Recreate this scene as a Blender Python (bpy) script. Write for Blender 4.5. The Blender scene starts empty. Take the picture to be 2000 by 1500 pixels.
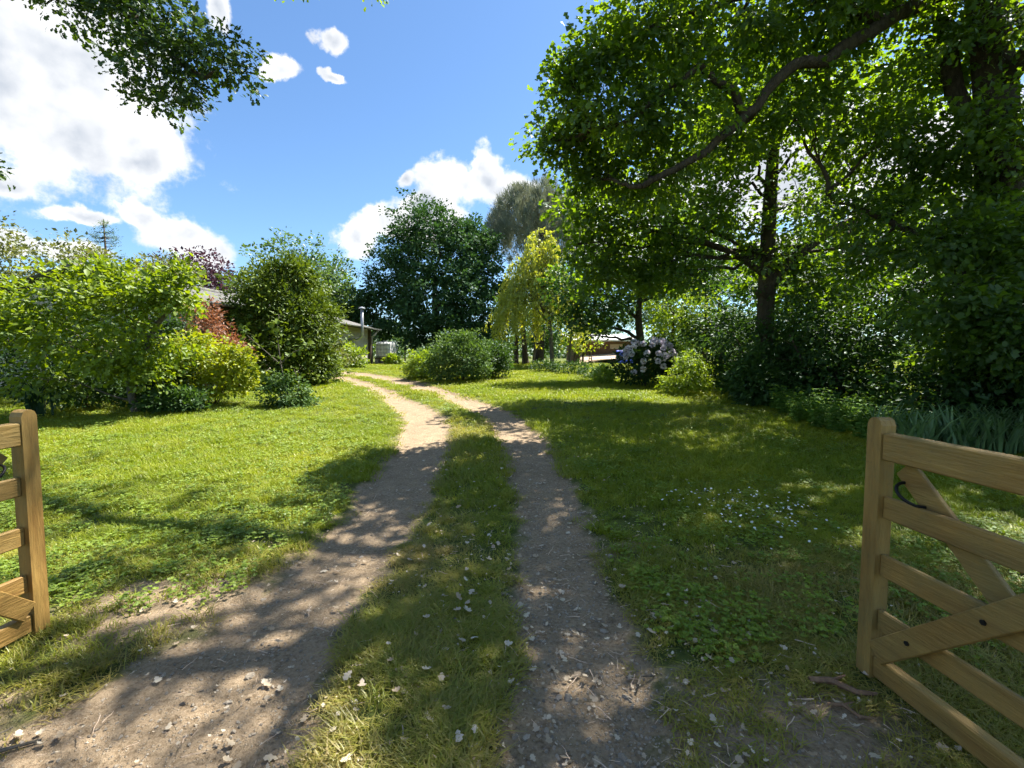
import bpy, math, random
import numpy as np
from mathutils import Vector, Matrix, Euler

R = math.radians
scene = bpy.context.scene
COL = scene.collection
rng = np.random.default_rng(7)
random.seed(7)

# ------------------------------------------------------------------ camera
EYE = 1.55
cam_d = bpy.data.cameras.new('camera')
cam_d.lens = 16.0
cam_d.sensor_width = 36.0
cam_d.clip_start = 0.02
cam_d.clip_end = 3000
cam = bpy.data.objects.new('camera', cam_d)
COL.objects.link(cam)
cam.location = (0, 0, EYE)
cam.rotation_euler = (R(90 - 3.54), 0, 0)
scene.camera = cam

# ------------------------------------------------------------------ sun, sky, exposure
SUN_AZ, SUN_EL = 50.0, 58.0          # azimuth clockwise from +Y, elevation
SUN_DIR = Vector((math.sin(R(SUN_AZ)) * math.cos(R(SUN_EL)),
                  math.cos(R(SUN_AZ)) * math.cos(R(SUN_EL)), math.sin(R(SUN_EL))))
sun_d = bpy.data.lights.new('sun', 'SUN')
sun_d.energy = 5.0
sun_d.angle = R(0.53)
sun_d.color = (1.0, 0.94, 0.84)
sun = bpy.data.objects.new('sun', sun_d)
COL.objects.link(sun)
sun.location = (20, 20, 40)
sun.rotation_euler = SUN_DIR.to_track_quat('Z', 'Y').to_euler()

scene.view_settings.view_transform = 'Standard'
scene.view_settings.look = 'None'
scene.view_settings.exposure = 1.75
scene.view_settings.gamma = 1.0
scene.view_settings.use_curve_mapping = False
scene.render.engine = 'CYCLES'
cy = scene.cycles
cy.use_denoising = True
cy.use_adaptive_sampling = True
cy.adaptive_threshold = 0.04
cy.max_bounces = 5
cy.diffuse_bounces = 3
cy.glossy_bounces = 1
cy.transmission_bounces = 4
cy.transparent_max_bounces = 4
cy.caustics_reflective = False
cy.caustics_refractive = False
cy.sample_clamp_indirect = 6.0

world = bpy.data.worlds.new('World')
scene.world = world
world.use_nodes = True


def build_world():
    nt = world.node_tree
    nt.nodes.clear()
    N, L = nt.nodes.new, nt.links.new

    def math_(op, a, b=None, c=None, clamp=False):
        n = N('ShaderNodeMath'); n.operation = op; n.use_clamp = clamp
        for i, v in enumerate((a, b, c)):
            if v is None: continue
            if isinstance(v, (int, float)): n.inputs[i].default_value = v
            else: L(v, n.inputs[i])
        return n.outputs[0]

    def vmath(op, a, b=None, out=0):
        n = N('ShaderNodeVectorMath'); n.operation = op
        for i, v in enumerate((a, b)):
            if v is None: continue
            if isinstance(v, (tuple, list)): n.inputs[i].default_value = v
            else: L(v, n.inputs[i])
        return n.outputs[out]

    tc = N('ShaderNodeTexCoord')
    d = vmath('NORMALIZE', tc.outputs['Generated'])
    sep = N('ShaderNodeSeparateXYZ'); L(d, sep.inputs[0])
    az = math_('ARCTAN2', sep.outputs[0], sep.outputs[1])
    el = math_('ARCSINE', sep.outputs[2])
    # billowing distortion of the cloud outlines
    n1 = N('ShaderNodeTexNoise'); n1.inputs['Scale'].default_value = 7.0
    n1.inputs['Detail'].default_value = 7.0; n1.inputs['Roughness'].default_value = 0.58
    L(d, n1.inputs['Vector'])
    comb = N('ShaderNodeCombineXYZ'); L(az, comb.inputs[0]); L(el, comb.inputs[1])
    dis = vmath('SUBTRACT', n1.outputs['Color'], (0.5, 0.5, 0.5))
    dis = vmath('MULTIPLY', dis, (0.13, 0.10, 0.0))
    p = vmath('ADD', comb.outputs[0], dis)
    # clouds: bearing and rise in percent of the distance (tangents), half sizes in degrees
    blobs = [(-118, 62, 15, 8), (-103, 65, 10, 6.2), (-94, 58, 7.6, 6.0), (-88, 49, 6.6, 4.8),
             (-80, 42, 4.2, 2.0), (-106, 50, 10, 2.6), (-104, 78, 9, 4.5), (-92, 30, 2.6, 0.7),
             (-110, 38, 2.2, 1.2), (-79, 29.5, 1.5, 1.2), (-73.5, 26, 2.8, 2.0), (-67, 22, 2.6, 1.8),
             (-49.5, 61, 2.4, 0.9), (-38, 65, 1.5, 1.1), (-37.5, 57.5, 1.1, 0.45), (-112, 25, 3.4, 1.2), (-95, 23, 2.6, 1.0),
             (-5.5, 41, 2.0, 2.0), (-5, 38.5, 3.2, 2.2), (-13, 37, 5.0, 2.5), (-1, 36, 4.4, 2.2), (-24, 38, 1.4, 0.9), (-27, 28.5, 3.6, 1.6),
             (-34, 25, 2.4, 2.6), (-19, 30, 5.0, 3.2), (-62, 74, 1.4, 1.8),
             (45, 38, 14, 5), (70, 42, 12, 5), (75, 20, 14, 4), (105, 30, 12, 5), (30, 22, 9, 4)]  # added white patches standing in for bright glare behind the right-hand trees
    ext = [(120, 30, 13, 6), (150, 18, 16, 5), (170, 42, 14, 9), (-150, 35, 15, 9), (-120, 20, 14, 5),
           (-95, 34, 13, 7), (95, 50, 15, 9), (-160, 62, 20, 8), (20, 72, 20, 9)]
    cells = []
    for u, v, ra, re in blobs:
        u, v = u / 100, v / 100
        cells.append((math.atan(u), math.atan(v / math.sqrt(1 + u * u)), R(ra), R(re)))
    for a, e, ra, re in ext:
        cells.append((R(a), R(e), R(ra), R(re)))
    acc = None
    for a, e, ra, re in cells:
        q = vmath('SUBTRACT', p, (a, e, 0))
        q = vmath('MULTIPLY', q, (1 / ra, 1 / re, 0))
        ln = vmath('LENGTH', q, out=1)
        acc = ln if acc is None else math_('SMOOTH_MIN', acc, ln, 0.35)
    dens = math_('SUBTRACT', 1.18, acc)
    dens = math_('ADD', dens, math_('MULTIPLY', math_('SUBTRACT', n1.outputs['Fac'], 0.5), 1.15))
    n4 = N('ShaderNodeTexNoise'); n4.inputs['Scale'].default_value = 26.0; n4.inputs['Detail'].default_value = 6.0; n4.inputs['Roughness'].default_value = 0.62
    L(d, n4.inputs['Vector'])
    dens = math_('ADD', dens, math_('MULTIPLY', math_('SUBTRACT', n4.outputs['Fac'], 0.5), 1.1))
    alpha = N('ShaderNodeMapRange'); alpha.interpolation_type = 'SMOOTHSTEP'
    alpha.inputs['From Min'].default_value = 0.0; alpha.inputs['From Max'].default_value = 0.45
    L(dens, alpha.inputs[0])
    # relief: difference of a noise towards the sun
    off = vmath('ADD', d, tuple(SUN_DIR * 0.035))
    n2 = N('ShaderNodeTexNoise'); n2.inputs['Scale'].default_value = 6.0; n2.inputs['Detail'].default_value = 4.0
    n3 = N('ShaderNodeTexNoise'); n3.inputs['Scale'].default_value = 6.0; n3.inputs['Detail'].default_value = 4.0
    L(d, n2.inputs['Vector']); L(off, n3.inputs['Vector'])
    rel = math_('SUBTRACT', n2.outputs['Fac'], n3.outputs['Fac'])
    sh = math_('MULTIPLY_ADD', rel, 2.6, 0.95)
    thick = N('ShaderNodeMapRange'); thick.inputs['From Min'].default_value = 0.25; thick.inputs['From Max'].default_value = 1.1
    thick.inputs['To Min'].default_value = 0.0; thick.inputs['To Max'].default_value = 0.5
    L(dens, thick.inputs[0])
    sh = math_('SUBTRACT', sh, thick.outputs[0], clamp=True)
    ccol = N('ShaderNodeMix'); ccol.data_type = 'RGBA'
    ccol.inputs[6].default_value = (0.125, 0.15, 0.19, 1); ccol.inputs[7].default_value = (0.375, 0.375, 0.375, 1)
    L(sh, ccol.inputs[0])
    sky = N('ShaderNodeTexSky'); sky.sky_type = 'NISHITA'; sky.sun_disc = False
    sky.sun_elevation = R(SUN_EL); sky.sun_rotation = R(SUN_AZ)
    sky.altitude = 50; sky.air_density = 1.0; sky.dust_density = 0.3; sky.ozone_density = 1.6
    bg1 = N('ShaderNodeBackground'); bg1.inputs[1].default_value = 0.056
    tint = N('ShaderNodeMix'); tint.data_type = 'RGBA'; tint.blend_type = 'MULTIPLY'; tint.inputs[0].default_value = 1.0
    tint.inputs[7].default_value = (0.80, 1.0, 1.16, 1); L(sky.outputs[0], tint.inputs[6])
    L(tint.outputs[2], bg1.inputs[0])
    bg2 = N('ShaderNodeBackground'); bg2.inputs[1].default_value = 1.0
    L(ccol.outputs[2], bg2.inputs[0])
    mx = N('ShaderNodeMixShader')
    L(alpha.outputs[0], mx.inputs[0]); L(bg1.outputs[0], mx.inputs[1]); L(bg2.outputs[0], mx.inputs[2])
    out = N('ShaderNodeOutputWorld'); L(mx.outputs[0], out.inputs[0])


build_world()
world.cycles.sampling_method = 'MANUAL'
world.cycles.sample_map_resolution = 512


# ------------------------------------------------------------------ materials
def new_mat(name):
    m = bpy.data.materials.new(name); m.use_nodes = True
    nt = m.node_tree; nt.nodes.clear()
    out = nt.nodes.new('ShaderNodeOutputMaterial')
    return m, nt, out


def mixrgb(nt, fac, a, b, mode='MIX'):
    n = nt.nodes.new('ShaderNodeMix'); n.data_type = 'RGBA'; n.blend_type = mode
    for s, v in ((0, fac), (6, a), (7, b)):
        if isinstance(v, (int, float)): n.inputs[s].default_value = v
        elif isinstance(v, (tuple, list)): n.inputs[s].default_value = (*v[:3], 1)
        else: nt.links.new(v, n.inputs[s])
    return n.outputs[2]


def noise_tex(nt, vec, scale, detail=4, rough=0.55, dist=0.0):
    n = nt.nodes.new('ShaderNodeTexNoise')
    n.inputs['Scale'].default_value = scale; n.inputs['Detail'].default_value = detail
    n.inputs['Roughness'].default_value = rough; n.inputs['Distortion'].default_value = dist
    if vec is not None: nt.links.new(vec, n.inputs['Vector'])
    return n.outputs['Fac']


def ramp(nt, fac, lo, hi, a=0.0, b=1.0):
    n = nt.nodes.new('ShaderNodeMapRange')
    n.inputs['From Min'].default_value = lo; n.inputs['From Max'].default_value = hi
    n.inputs['To Min'].default_value = a; n.inputs['To Max'].default_value = b
    nt.links.new(fac, n.inputs[0])
    return n.outputs[0]


def leaf_mat(name, c1, c2, trans=0.45, warm=(1.5, 1.45, 0.45), gloss=0.22, rough=0.5, attr='rnd'):
    m, nt, out = new_mat(name)
    N, L = nt.nodes.new, nt.links.new
    if attr == 'rnd':
        a = N('ShaderNodeAttribute'); a.attribute_name = 'rnd'; f = a.outputs['Fac']
    else:
        a = N('ShaderNodeObjectInfo'); f = a.outputs['Random']
    c = mixrgb(nt, f, c1, c2)
    df = N('ShaderNodeBsdfDiffuse'); L(c, df.inputs[0])
    tr = N('ShaderNodeBsdfTranslucent'); L(mixrgb(nt, 1.0, c, warm, 'MULTIPLY'), tr.inputs[0])
    m1 = N('ShaderNodeMixShader'); m1.inputs[0].default_value = trans
    L(df.outputs[0], m1.inputs[1]); L(tr.outputs[0], m1.inputs[2])
    gl = N('ShaderNodeBsdfGlossy'); gl.inputs['Roughness'].default_value = rough
    gl.inputs[0].default_value = (0.8, 0.85, 0.9, 1)
    fr = N('ShaderNodeLayerWeight'); fr.inputs[0].default_value = 0.5
    pw = N('ShaderNodeMath'); pw.operation = 'POWER'; pw.inputs[1].default_value = 4.0; L(fr.outputs['Facing'], pw.inputs[0])
    mm = N('ShaderNodeMath'); mm.operation = 'MULTIPLY_ADD'; mm.inputs[1].default_value = gloss; mm.inputs[2].default_value = 0.12 * gloss
    L(pw.outputs[0], mm.inputs[0])
    m2 = N('ShaderNodeMixShader'); L(mm.outputs[0], m2.inputs[0])
    L(m1.outputs[0], m2.inputs[1]); L(gl.outputs[0], m2.inputs[2])
    L(m2.outputs[0], out.inputs[0])
    return m


def surf_mat(name, c1, c2, scale=6.0, rough=0.8, bump=0.3, stretch=(1, 1, 1), detail=6, bscale=None, spec=0.3, metal=0.0, bdist=0.02):
    m, nt, out = new_mat(name)
    N, L = nt.nodes.new, nt.links.new
    tc = N('ShaderNodeTexCoord'); mp = N('ShaderNodeMapping'); mp.inputs['Scale'].default_value = stretch
    L(tc.outputs['Object'], mp.inputs[0])
    f = noise_tex(nt, mp.outputs[0], scale, detail, 0.62)
    c = mixrgb(nt, ramp(nt, f, 0.32, 0.68), c1, c2)
    b = N('ShaderNodeBsdfPrincipled'); L(c, b.inputs['Base Color'])
    b.inputs['Roughness'].default_value = rough; b.inputs['Metallic'].default_value = metal
    b.inputs['Specular IOR Level'].default_value = spec
    f2 = noise_tex(nt, mp.outputs[0], bscale or scale * 3, 4)
    bp = N('ShaderNodeBump'); bp.inputs['Strength'].default_value = bump; bp.inputs['Distance'].default_value = bdist
    L(f2, bp.inputs['Height']); L(bp.outputs[0], b.inputs['Normal'])
    L(b.outputs[0], out.inputs[0])
    return m


M = {}
# foliage
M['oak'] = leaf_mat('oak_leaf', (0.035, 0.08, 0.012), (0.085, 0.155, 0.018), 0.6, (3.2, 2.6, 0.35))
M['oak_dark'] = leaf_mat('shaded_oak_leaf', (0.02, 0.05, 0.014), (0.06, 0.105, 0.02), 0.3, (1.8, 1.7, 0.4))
M['oak_far'] = leaf_mat('oak_leaf_far', (0.03, 0.08, 0.018), (0.075, 0.15, 0.025), 0.45)
M['maple'] = leaf_mat('dome_tree_leaf', (0.024, 0.066, 0.026), (0.07, 0.135, 0.045), 0.25, (1.2, 1.3, 0.5), gloss=0.08)
M['hedge'] = leaf_mat('hedge_leaf', (0.016, 0.045, 0.010), (0.065, 0.13, 0.025), 0.35, gloss=0.15)
M['lime'] = leaf_mat('lime_leaf', (0.14, 0.225, 0.016), (0.25, 0.34, 0.025), 0.5, (1.5, 1.4, 0.35))
M['yellow'] = leaf_mat('yellow_leaf', (0.16, 0.235, 0.012), (0.34, 0.39, 0.015), 0.5, (1.35, 1.2, 0.35))
M['fig'] = leaf_mat('left_shrub_leaf', (0.085, 0.155, 0.012), (0.23, 0.30, 0.018), 0.48, (1.6, 1.5, 0.35))
M['willow'] = leaf_mat('willow_leaf', (0.24, 0.30, 0.045), (0.40, 0.44, 0.085), 0.5, (1.5, 1.35, 0.4))
M['laurel'] = leaf_mat('laurel_leaf', (0.025, 0.06, 0.016), (0.17, 0.23, 0.02), 0.25, gloss=0.15, rough=0.45)
M['copper'] = leaf_mat('copper_leaf', (0.042, 0.024, 0.038), (0.09, 0.048, 0.07), 0.3, (1.4, 0.9, 0.9))
M['red'] = leaf_mat('red_leaf', (0.22, 0.09, 0.05), (0.32, 0.16, 0.08), 0.4, (1.3, 1.0, 0.7))
M['olive'] = leaf_mat('olive_leaf', (0.10, 0.13, 0.035), (0.19, 0.21, 0.07), 0.4, (1.2, 1.1, 0.5))
M['pine'] = leaf_mat('pine_needle', (0.14, 0.17, 0.125), (0.24, 0.26, 0.195), 0.25, (1.1, 1.05, 0.7))
M['conifer'] = leaf_mat('conifer_needle', (0.015, 0.04, 0.02), (0.04, 0.08, 0.035), 0.2, gloss=0.08)
M['greytree'] = leaf_mat('back_tree_leaf', (0.05, 0.105, 0.045), (0.11, 0.18, 0.06), 0.4)
M['rhodo'] = leaf_mat('rhododendron_leaf', (0.015, 0.038, 0.010), (0.04, 0.08, 0.018), 0.2, gloss=0.1)
M['petal'] = leaf_mat('lilac_petal', (0.62, 0.54, 0.64), (0.80, 0.75, 0.79), 0.3, (1, 1, 1), gloss=0.1)
M['bush'] = leaf_mat('round_bush_leaf', (0.045, 0.10, 0.03), (0.12, 0.19, 0.05), 0.35, gloss=0.1)
M['nettle'] = leaf_mat('nettle_leaf', (0.085, 0.18, 0.03), (0.17, 0.28, 0.055), 0.4, gloss=0.08)
M['iris'] = leaf_mat('iris_blade', (0.085, 0.16, 0.06), (0.17, 0.27, 0.11), 0.35, (1.3, 1.3, 0.6), gloss=0.25)
M['dry_leaf'] = leaf_mat('dry_leaf', (0.36, 0.27, 0.17), (0.62, 0.54, 0.41), 0.2, (1, 0.9, 0.7), gloss=0.3, attr='obj')
M['daisy'] = leaf_mat('daisy_petal', (0.72, 0.72, 0.68), (0.8, 0.8, 0.76), 0.2, (1, 1, 1), gloss=0.1)
M['clover'] = leaf_mat('clover_leaf', (0.14, 0.22, 0.016), (0.23, 0.31, 0.03), 0.4, attr='obj')
# bark, wood, walls
M['bark'] = surf_mat('oak_bark', (0.035, 0.026, 0.018), (0.095, 0.075, 0.052), 5, 0.95, 0.9, (3, 3, 0.7), bdist=0.06)
M['bark_pale'] = surf_mat('pale_bark', (0.07, 0.06, 0.045), (0.16, 0.14, 0.11), 6, 0.95, 0.6, (3, 3, 0.8))
M['stem'] = surf_mat('green_stem', (0.07, 0.08, 0.03), (0.13, 0.12, 0.06), 8, 0.8, 0.2)
M['gatewood'] = surf_mat('gate_wood', (0.19, 0.105, 0.028), (0.34, 0.215, 0.062), 6.0, 0.6, 0.35, (0.35, 2.5, 3.0), detail=9, bscale=30)
M['gatewood_up'] = surf_mat('gate_wood_upright', (0.19, 0.105, 0.028), (0.34, 0.215, 0.062), 6.0, 0.6, 0.35, (3.0, 2.5, 0.35), detail=9, bscale=30)
M['metal'] = surf_mat('black_iron', (0.012, 0.012, 0.013), (0.03, 0.03, 0.03), 20, 0.5, 0.1, metal=0.6)
M['render'] = surf_mat('barn_render', (0.34, 0.31, 0.26), (0.46, 0.43, 0.36), 1.2, 0.95, 0.2, bscale=30)
M['fibre'] = surf_mat('fibre_cement_roof', (0.10, 0.10, 0.095), (0.17, 0.165, 0.155), 1.5, 0.9, 0.2)
M['zinc'] = surf_mat('zinc', (0.32, 0.33, 0.34), (0.45, 0.46, 0.47), 3, 0.45, 0.05, metal=0.7)
M['darkwood'] = surf_mat('dark_timber', (0.05, 0.035, 0.025), (0.10, 0.07, 0.05), 4, 0.85, 0.3, (1, 1, 6))
M['shedwood'] = surf_mat('shed_boards', (0.13, 0.075, 0.045), (0.24, 0.15, 0.09), 4, 0.8, 0.3, (6, 1, 1))
M['lumber'] = surf_mat('fresh_lumber', (0.50, 0.36, 0.25), (0.66, 0.52, 0.40), 4, 0.75, 0.2, (1, 4, 4))
M['white_sheet'] = surf_mat('white_roof_sheet', (0.62, 0.62, 0.60), (0.78, 0.78, 0.76), 2, 0.5, 0.05)
M['tarp'] = surf_mat('blue_tarp', (0.02, 0.06, 0.42), (0.05, 0.11, 0.55), 3, 0.45, 0.4)
M['plastic'] = surf_mat('tank_plastic', (0.60, 0.60, 0.58), (0.72, 0.72, 0.70), 2, 0.4, 0.05)
M['stone'] = surf_mat('pebble', (0.20, 0.165, 0.125), (0.42, 0.365, 0.29), 9, 0.9, 0.4, bdist=0.01)
M['block'] = surf_mat('concrete_block', (0.20, 0.19, 0.175), (0.32, 0.31, 0.29), 8, 0.95, 0.3)


def weather(m):
    # algae green and greyed patches in the timber
    nt = m.node_tree
    b = [n for n in nt.nodes if n.type == 'BSDF_PRINCIPLED'][0]
    src = b.inputs['Base Color'].links[0].from_socket
    geo = nt.nodes.new('ShaderNodeNewGeometry')
    f1 = noise_tex(nt, geo.outputs['Position'], 2.3, 5, 0.65)
    f2 = noise_tex(nt, geo.outputs['Position'], 38.0, 4, 0.7)
    c = mixrgb(nt, ramp(nt, f1, 0.45, 0.72, 0, 0.6), src, (0.15, 0.135, 0.055))
    c = mixrgb(nt, ramp(nt, f2, 0.60, 0.80, 0, 0.55), c, (0.07, 0.045, 0.022))
    nt.links.new(c, b.inputs['Base Color'])


weather(M['gatewood']); weather(M['gatewood_up'])


def stone_variation(m):
    nt = m.node_tree
    b = [n for n in nt.nodes if n.type == 'BSDF_PRINCIPLED'][0]
    src = b.inputs['Base Color'].links[0].from_socket
    oi = nt.nodes.new('ShaderNodeObjectInfo')
    v = ramp(nt, oi.outputs['Random'], 0, 1, 0.55, 1.25)
    cb = nt.nodes.new('ShaderNodeCombineColor')
    for i in range(3): nt.links.new(v, cb.inputs[i])
    nt.links.new(mixrgb(nt, 1.0, src, cb.outputs[0], 'MULTIPLY'), b.inputs['Base Color'])


stone_variation(M['stone'])


def grass_mat():
    m, nt, out = new_mat('grass_blade')
    N, L = nt.nodes.new, nt.links.new
    oi = N('ShaderNodeObjectInfo'); geo = N('ShaderNodeNewGeometry')
    at = N('ShaderNodeAttribute'); at.attribute_name = 'rnd'
    c = mixrgb(nt, oi.outputs['Random'], (0.145, 0.212, 0.010), (0.250, 0.305, 0.013))
    n = noise_tex(nt, geo.outputs['Position'], 0.55, 3, 0.6)
    c = mixrgb(nt, ramp(nt, n, 0.42, 0.70), c, (0.31, 0.335, 0.02))
    dry = N('ShaderNodeAttribute'); dry.attribute_type = 'INSTANCER'; dry.attribute_name = 'dry'
    ad = N('ShaderNodeMath'); ad.operation = 'MULTIPLY_ADD'; ad.inputs[1].default_value = 1.1
    L(dry.outputs['Fac'], ad.inputs[0]); L(ramp(nt, at.outputs['Fac'], 0, 1, -0.25, 0.25), ad.inputs[2]); ad.use_clamp = True
    c = mixrgb(nt, ad.outputs[0], c, (0.36, 0.27, 0.10))
    df = N('ShaderNodeBsdfDiffuse'); L(c, df.inputs[0])
    tr = N('ShaderNodeBsdfTranslucent'); L(mixrgb(nt, 1.0, c, (1.2, 1.3, 0.4), 'MULTIPLY'), tr.inputs[0])
    m1 = N('ShaderNodeMixShader'); m1.inputs[0].default_value = 0.42
    L(df.outputs[0], m1.inputs[1]); L(tr.outputs[0], m1.inputs[2])
    gl = N('ShaderNodeBsdfGlossy'); gl.inputs['Roughness'].default_value = 0.45
    m2 = N('ShaderNodeMixShader'); m2.inputs[0].default_value = 0.035
    L(m1.outputs[0], m2.inputs[1]); L(gl.outputs[0], m2.inputs[2]); L(m2.outputs[0], out.inputs[0])
    return m


M['grass'] = grass_mat()


def ground_mat():
    m, nt, out = new_mat('ground_soil')
    N, L = nt.nodes.new, nt.links.new
    geo = N('ShaderNodeNewGeometry'); pos = geo.outputs['Position']
    at = N('ShaderNodeAttribute'); at.attribute_name = 'dirt'
    big = noise_tex(nt, pos, 0.7, 4); mid = noise_tex(nt, pos, 5.0, 6, 0.65); fine = noise_tex(nt, pos, 45.0, 5, 0.7)
    turf = mixrgb(nt, ramp(nt, mid, 0.35, 0.65), (0.055, 0.075, 0.018), (0.12, 0.145, 0.03))
    turf = mixrgb(nt, ramp(nt, big, 0.55, 0.75, 0, 0.6), turf, (0.13, 0.095, 0.05))
    dirt = mixrgb(nt, ramp(nt, mid, 0.3, 0.7), (0.15, 0.105, 0.062), (0.29, 0.212, 0.132))
    dirt = mixrgb(nt, ramp(nt, fine, 0.35, 0.72, 0, 0.75), dirt, (0.40, 0.315, 0.215))
    dirt = mixrgb(nt, ramp(nt, fine, 0.45, 0.25, 0, 0.7), dirt, (0.075, 0.055, 0.036))
    vo = N('ShaderNodeTexVoronoi'); vo.inputs['Scale'].default_value = 60; L(pos, vo.inputs['Vector'])
    peb = ramp(nt, vo.outputs['Distance'], 0.18, 0.30, 0.55, 0.0)
    wh = N('ShaderNodeTexWhiteNoise'); L(vo.outputs['Position'], wh.inputs['Vector'])
    sel = ramp(nt, wh.outputs['Value'], 0.62, 0.66)
    pm = N('ShaderNodeMath'); pm.operation = 'MULTIPLY'; L(peb, pm.inputs[0]); L(sel, pm.inputs[1])
    dirt = mixrgb(nt, pm.outputs[0], dirt, (0.44, 0.39, 0.31))
    s = N('ShaderNodeMath'); s.operation = 'ADD'; L(at.outputs['Fac'], s.inputs[0]); L(ramp(nt, mid, 0.3, 0.7, -0.22, 0.22), s.inputs[1])
    c = mixrgb(nt, ramp(nt, s.outputs[0], 0.30, 0.62), turf, dirt)
    b = N('ShaderNodeBsdfPrincipled'); L(c, b.inputs['Base Color']); b.inputs['Roughness'].default_value = 0.95
    b.inputs['Specular IOR Level'].default_value = 0.15
    bp = N('ShaderNodeBump'); bp.inputs['Strength'].default_value = 0.8; bp.inputs['Distance'].default_value = 0.025
    hh = N('ShaderNodeMath'); hh.operation = 'ADD'; L(fine, hh.inputs[0]); L(pm.outputs[0], hh.inputs[1])
    L(hh.outputs[0], bp.inputs['Height']); L(bp.outputs[0], b.inputs['Normal'])
    L(b.outputs[0], out.inputs[0])
    return m


M['ground'] = ground_mat()


# ------------------------------------------------------------------ mesh helpers
def raw_mesh(name, V, tris, rnd=None, smooth=False, attr='rnd'):
    V = np.asarray(V, np.float32).reshape(-1, 3)
    me = bpy.data.meshes.new(name)
    if isinstance(tris, np.ndarray):
        k = tris.shape[1]
        me.vertices.add(len(V)); me.vertices.foreach_set('co', V.ravel())
        me.loops.add(tris.size); me.loops.foreach_set('vertex_index', tris.astype(np.int32).ravel())
        me.polygons.add(len(tris))
        me.polygons.foreach_set('loop_start', np.arange(0, tris.size, k, dtype=np.int32))
        me.update(calc_edges=True)
    else:
        me.from_pydata(V.tolist(), [], tris); me.update()
    if smooth:
        me.polygons.foreach_set('use_smooth', np.ones(len(me.polygons), bool))
    if rnd is not None:
        a = me.attributes.new(attr, 'FLOAT', 'POINT'); a.data.foreach_set('value', np.asarray(rnd, np.float32))
    return me


def link(name, me, mat=None, parent=None, loc=None, rot=None):
    o = bpy.data.objects.new(name, me)
    COL.objects.link(o)
    if me is not None and mat is not None and len(me.materials) == 0: me.materials.append(mat)
    if parent is not None: o.parent = parent
    if loc is not None: o.location = loc
    if rot is not None: o.rotation_euler = rot
    return o


def tag(o, label=None, cat=None, group=None, kind=None):
    if label: o['label'] = label
    if cat: o['category'] = cat
    if group: o['group'] = group
    if kind: o['kind'] = kind
    return o


def thing(name, label, cat, loc=(0, 0, 0), rz=0.0, group=None):
    o = bpy.data.objects.new(name, None)
    o.empty_display_size = 0.2
    COL.objects.link(o)
    o.location = loc; o.rotation_euler = (0, 0, rz)
    return tag(o, label, cat, group)


class MB:
    """collects boxes, tubes and sheets of one part"""
    def __init__(s): s.v = []; s.f = []
    def add(s, v, f):
        n = len(s.v); s.v += [tuple(p) for p in v]; s.f += [tuple(i + n for i in q) for q in f]; return s
    def box(s, c, d, rot=None, bev=0.0):
        hx, hy, hz = d[0] / 2, d[1] / 2, d[2] / 2
        b = min(bev, hx * 0.6, hy * 0.6, hz * 0.6)
        if b <= 0:
            v = [Vector((x, y, z)) for z in (-hz, hz) for x, y in ((-hx, -hy), (hx, -hy), (hx, hy), (-hx, hy))]
            f = [(3, 2, 1, 0), (4, 5, 6, 7)] + [(i, (i + 1) % 4, 4 + (i + 1) % 4, 4 + i) for i in range(4)]
        else:
            ring = []
            for sx, sy, order in ((-1, -1, 0), (1, -1, 1), (1, 1, 0), (-1, 1, 1)):
                a = (sx * hx, sy * (hy - b)); c2 = (sx * (hx - b), sy * hy)
                ring += [a, c2] if order == 0 else [c2, a]
            v = []; f = []
            for z, ins in ((-hz, b), (-hz + b, 0), (hz - b, 0), (hz, b)):
                for x, y in ring:
                    v.append(Vector((x * (1 - ins / hx), y * (1 - ins / hy), z)))
            for k in range(3):
                for i in range(8):
                    f.append((k * 8 + i, k * 8 + (i + 1) % 8, k * 8 + 8 + (i + 1) % 8, k * 8 + 8 + i))
            f.append(tuple(reversed(range(8)))); f.append(tuple(range(24, 32)))
        m = rot.to_matrix() if rot is not None else Matrix.Identity(3)
        return s.add([m @ p + Vector(c) for p in v], f)
    def bar(s, a, b, w, t, bev=0.004, up=(0, 0, 1)):
        """plank from a to b, width w across the up direction, thickness t"""
        a, b = Vector(a), Vector(b); ax = (b - a); ln = ax.length; ax.normalize()
        side = ax.cross(Vector(up)); side.normalize(); u2 = side.cross(ax)
        m = Matrix((ax, side, u2)).transposed()
        sub = MB().box((0, 0, 0), (ln, t, w), bev=bev)
        return s.add([m @ Vector(p) + (a + b) / 2 for p in sub.v], sub.f)
    def tube(s, pts, rad, n=8, cap=True):
        pts = [Vector(p) for p in pts]
        if not hasattr(rad, '__len__'): rad = [rad] * len(pts)
        n0 = len(s.v); ref = Vector((0.31, 0.87, 0.38))
        for i, p in enumerate(pts):
            t = (pts[min(i + 1, len(pts) - 1)] - pts[max(i - 1, 0)]); t.normalize()
            e1 = t.cross(ref)
            if e1.length < 0.05: e1 = t.cross(Vector((1, 0, 0)))
            e1.normalize(); e2 = t.cross(e1)
            for k in range(n):
                a = 2 * math.pi * k / n
                s.v.append(tuple(p + (e1 * math.cos(a) + e2 * math.sin(a)) * rad[i]))
        for i in range(len(pts) - 1):
            for k in range(n):
                a = n0 + i * n + k; b = n0 + i * n + (k + 1) % n
                s.f.append((a, b, b + n, a + n))
        if cap:
            s.f.append(tuple(n0 + k for k in reversed(range(n)))); m = n0 + (len(pts) - 1) * n
            s.f.append(tuple(m + k for k in range(n)))
        return s
    def build(s, name, mat, parent=None, loc=None, rot=None, smooth=False):
        return link(name, raw_mesh(name, np.array(s.v), s.f, smooth=smooth), mat, parent, loc, rot)


def sv(u, v, Y):
    """survey point: bearing u and rise v in percent of the distance Y"""
    return np.array((u * Y / 100, Y, EYE + v * Y / 100))


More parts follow.
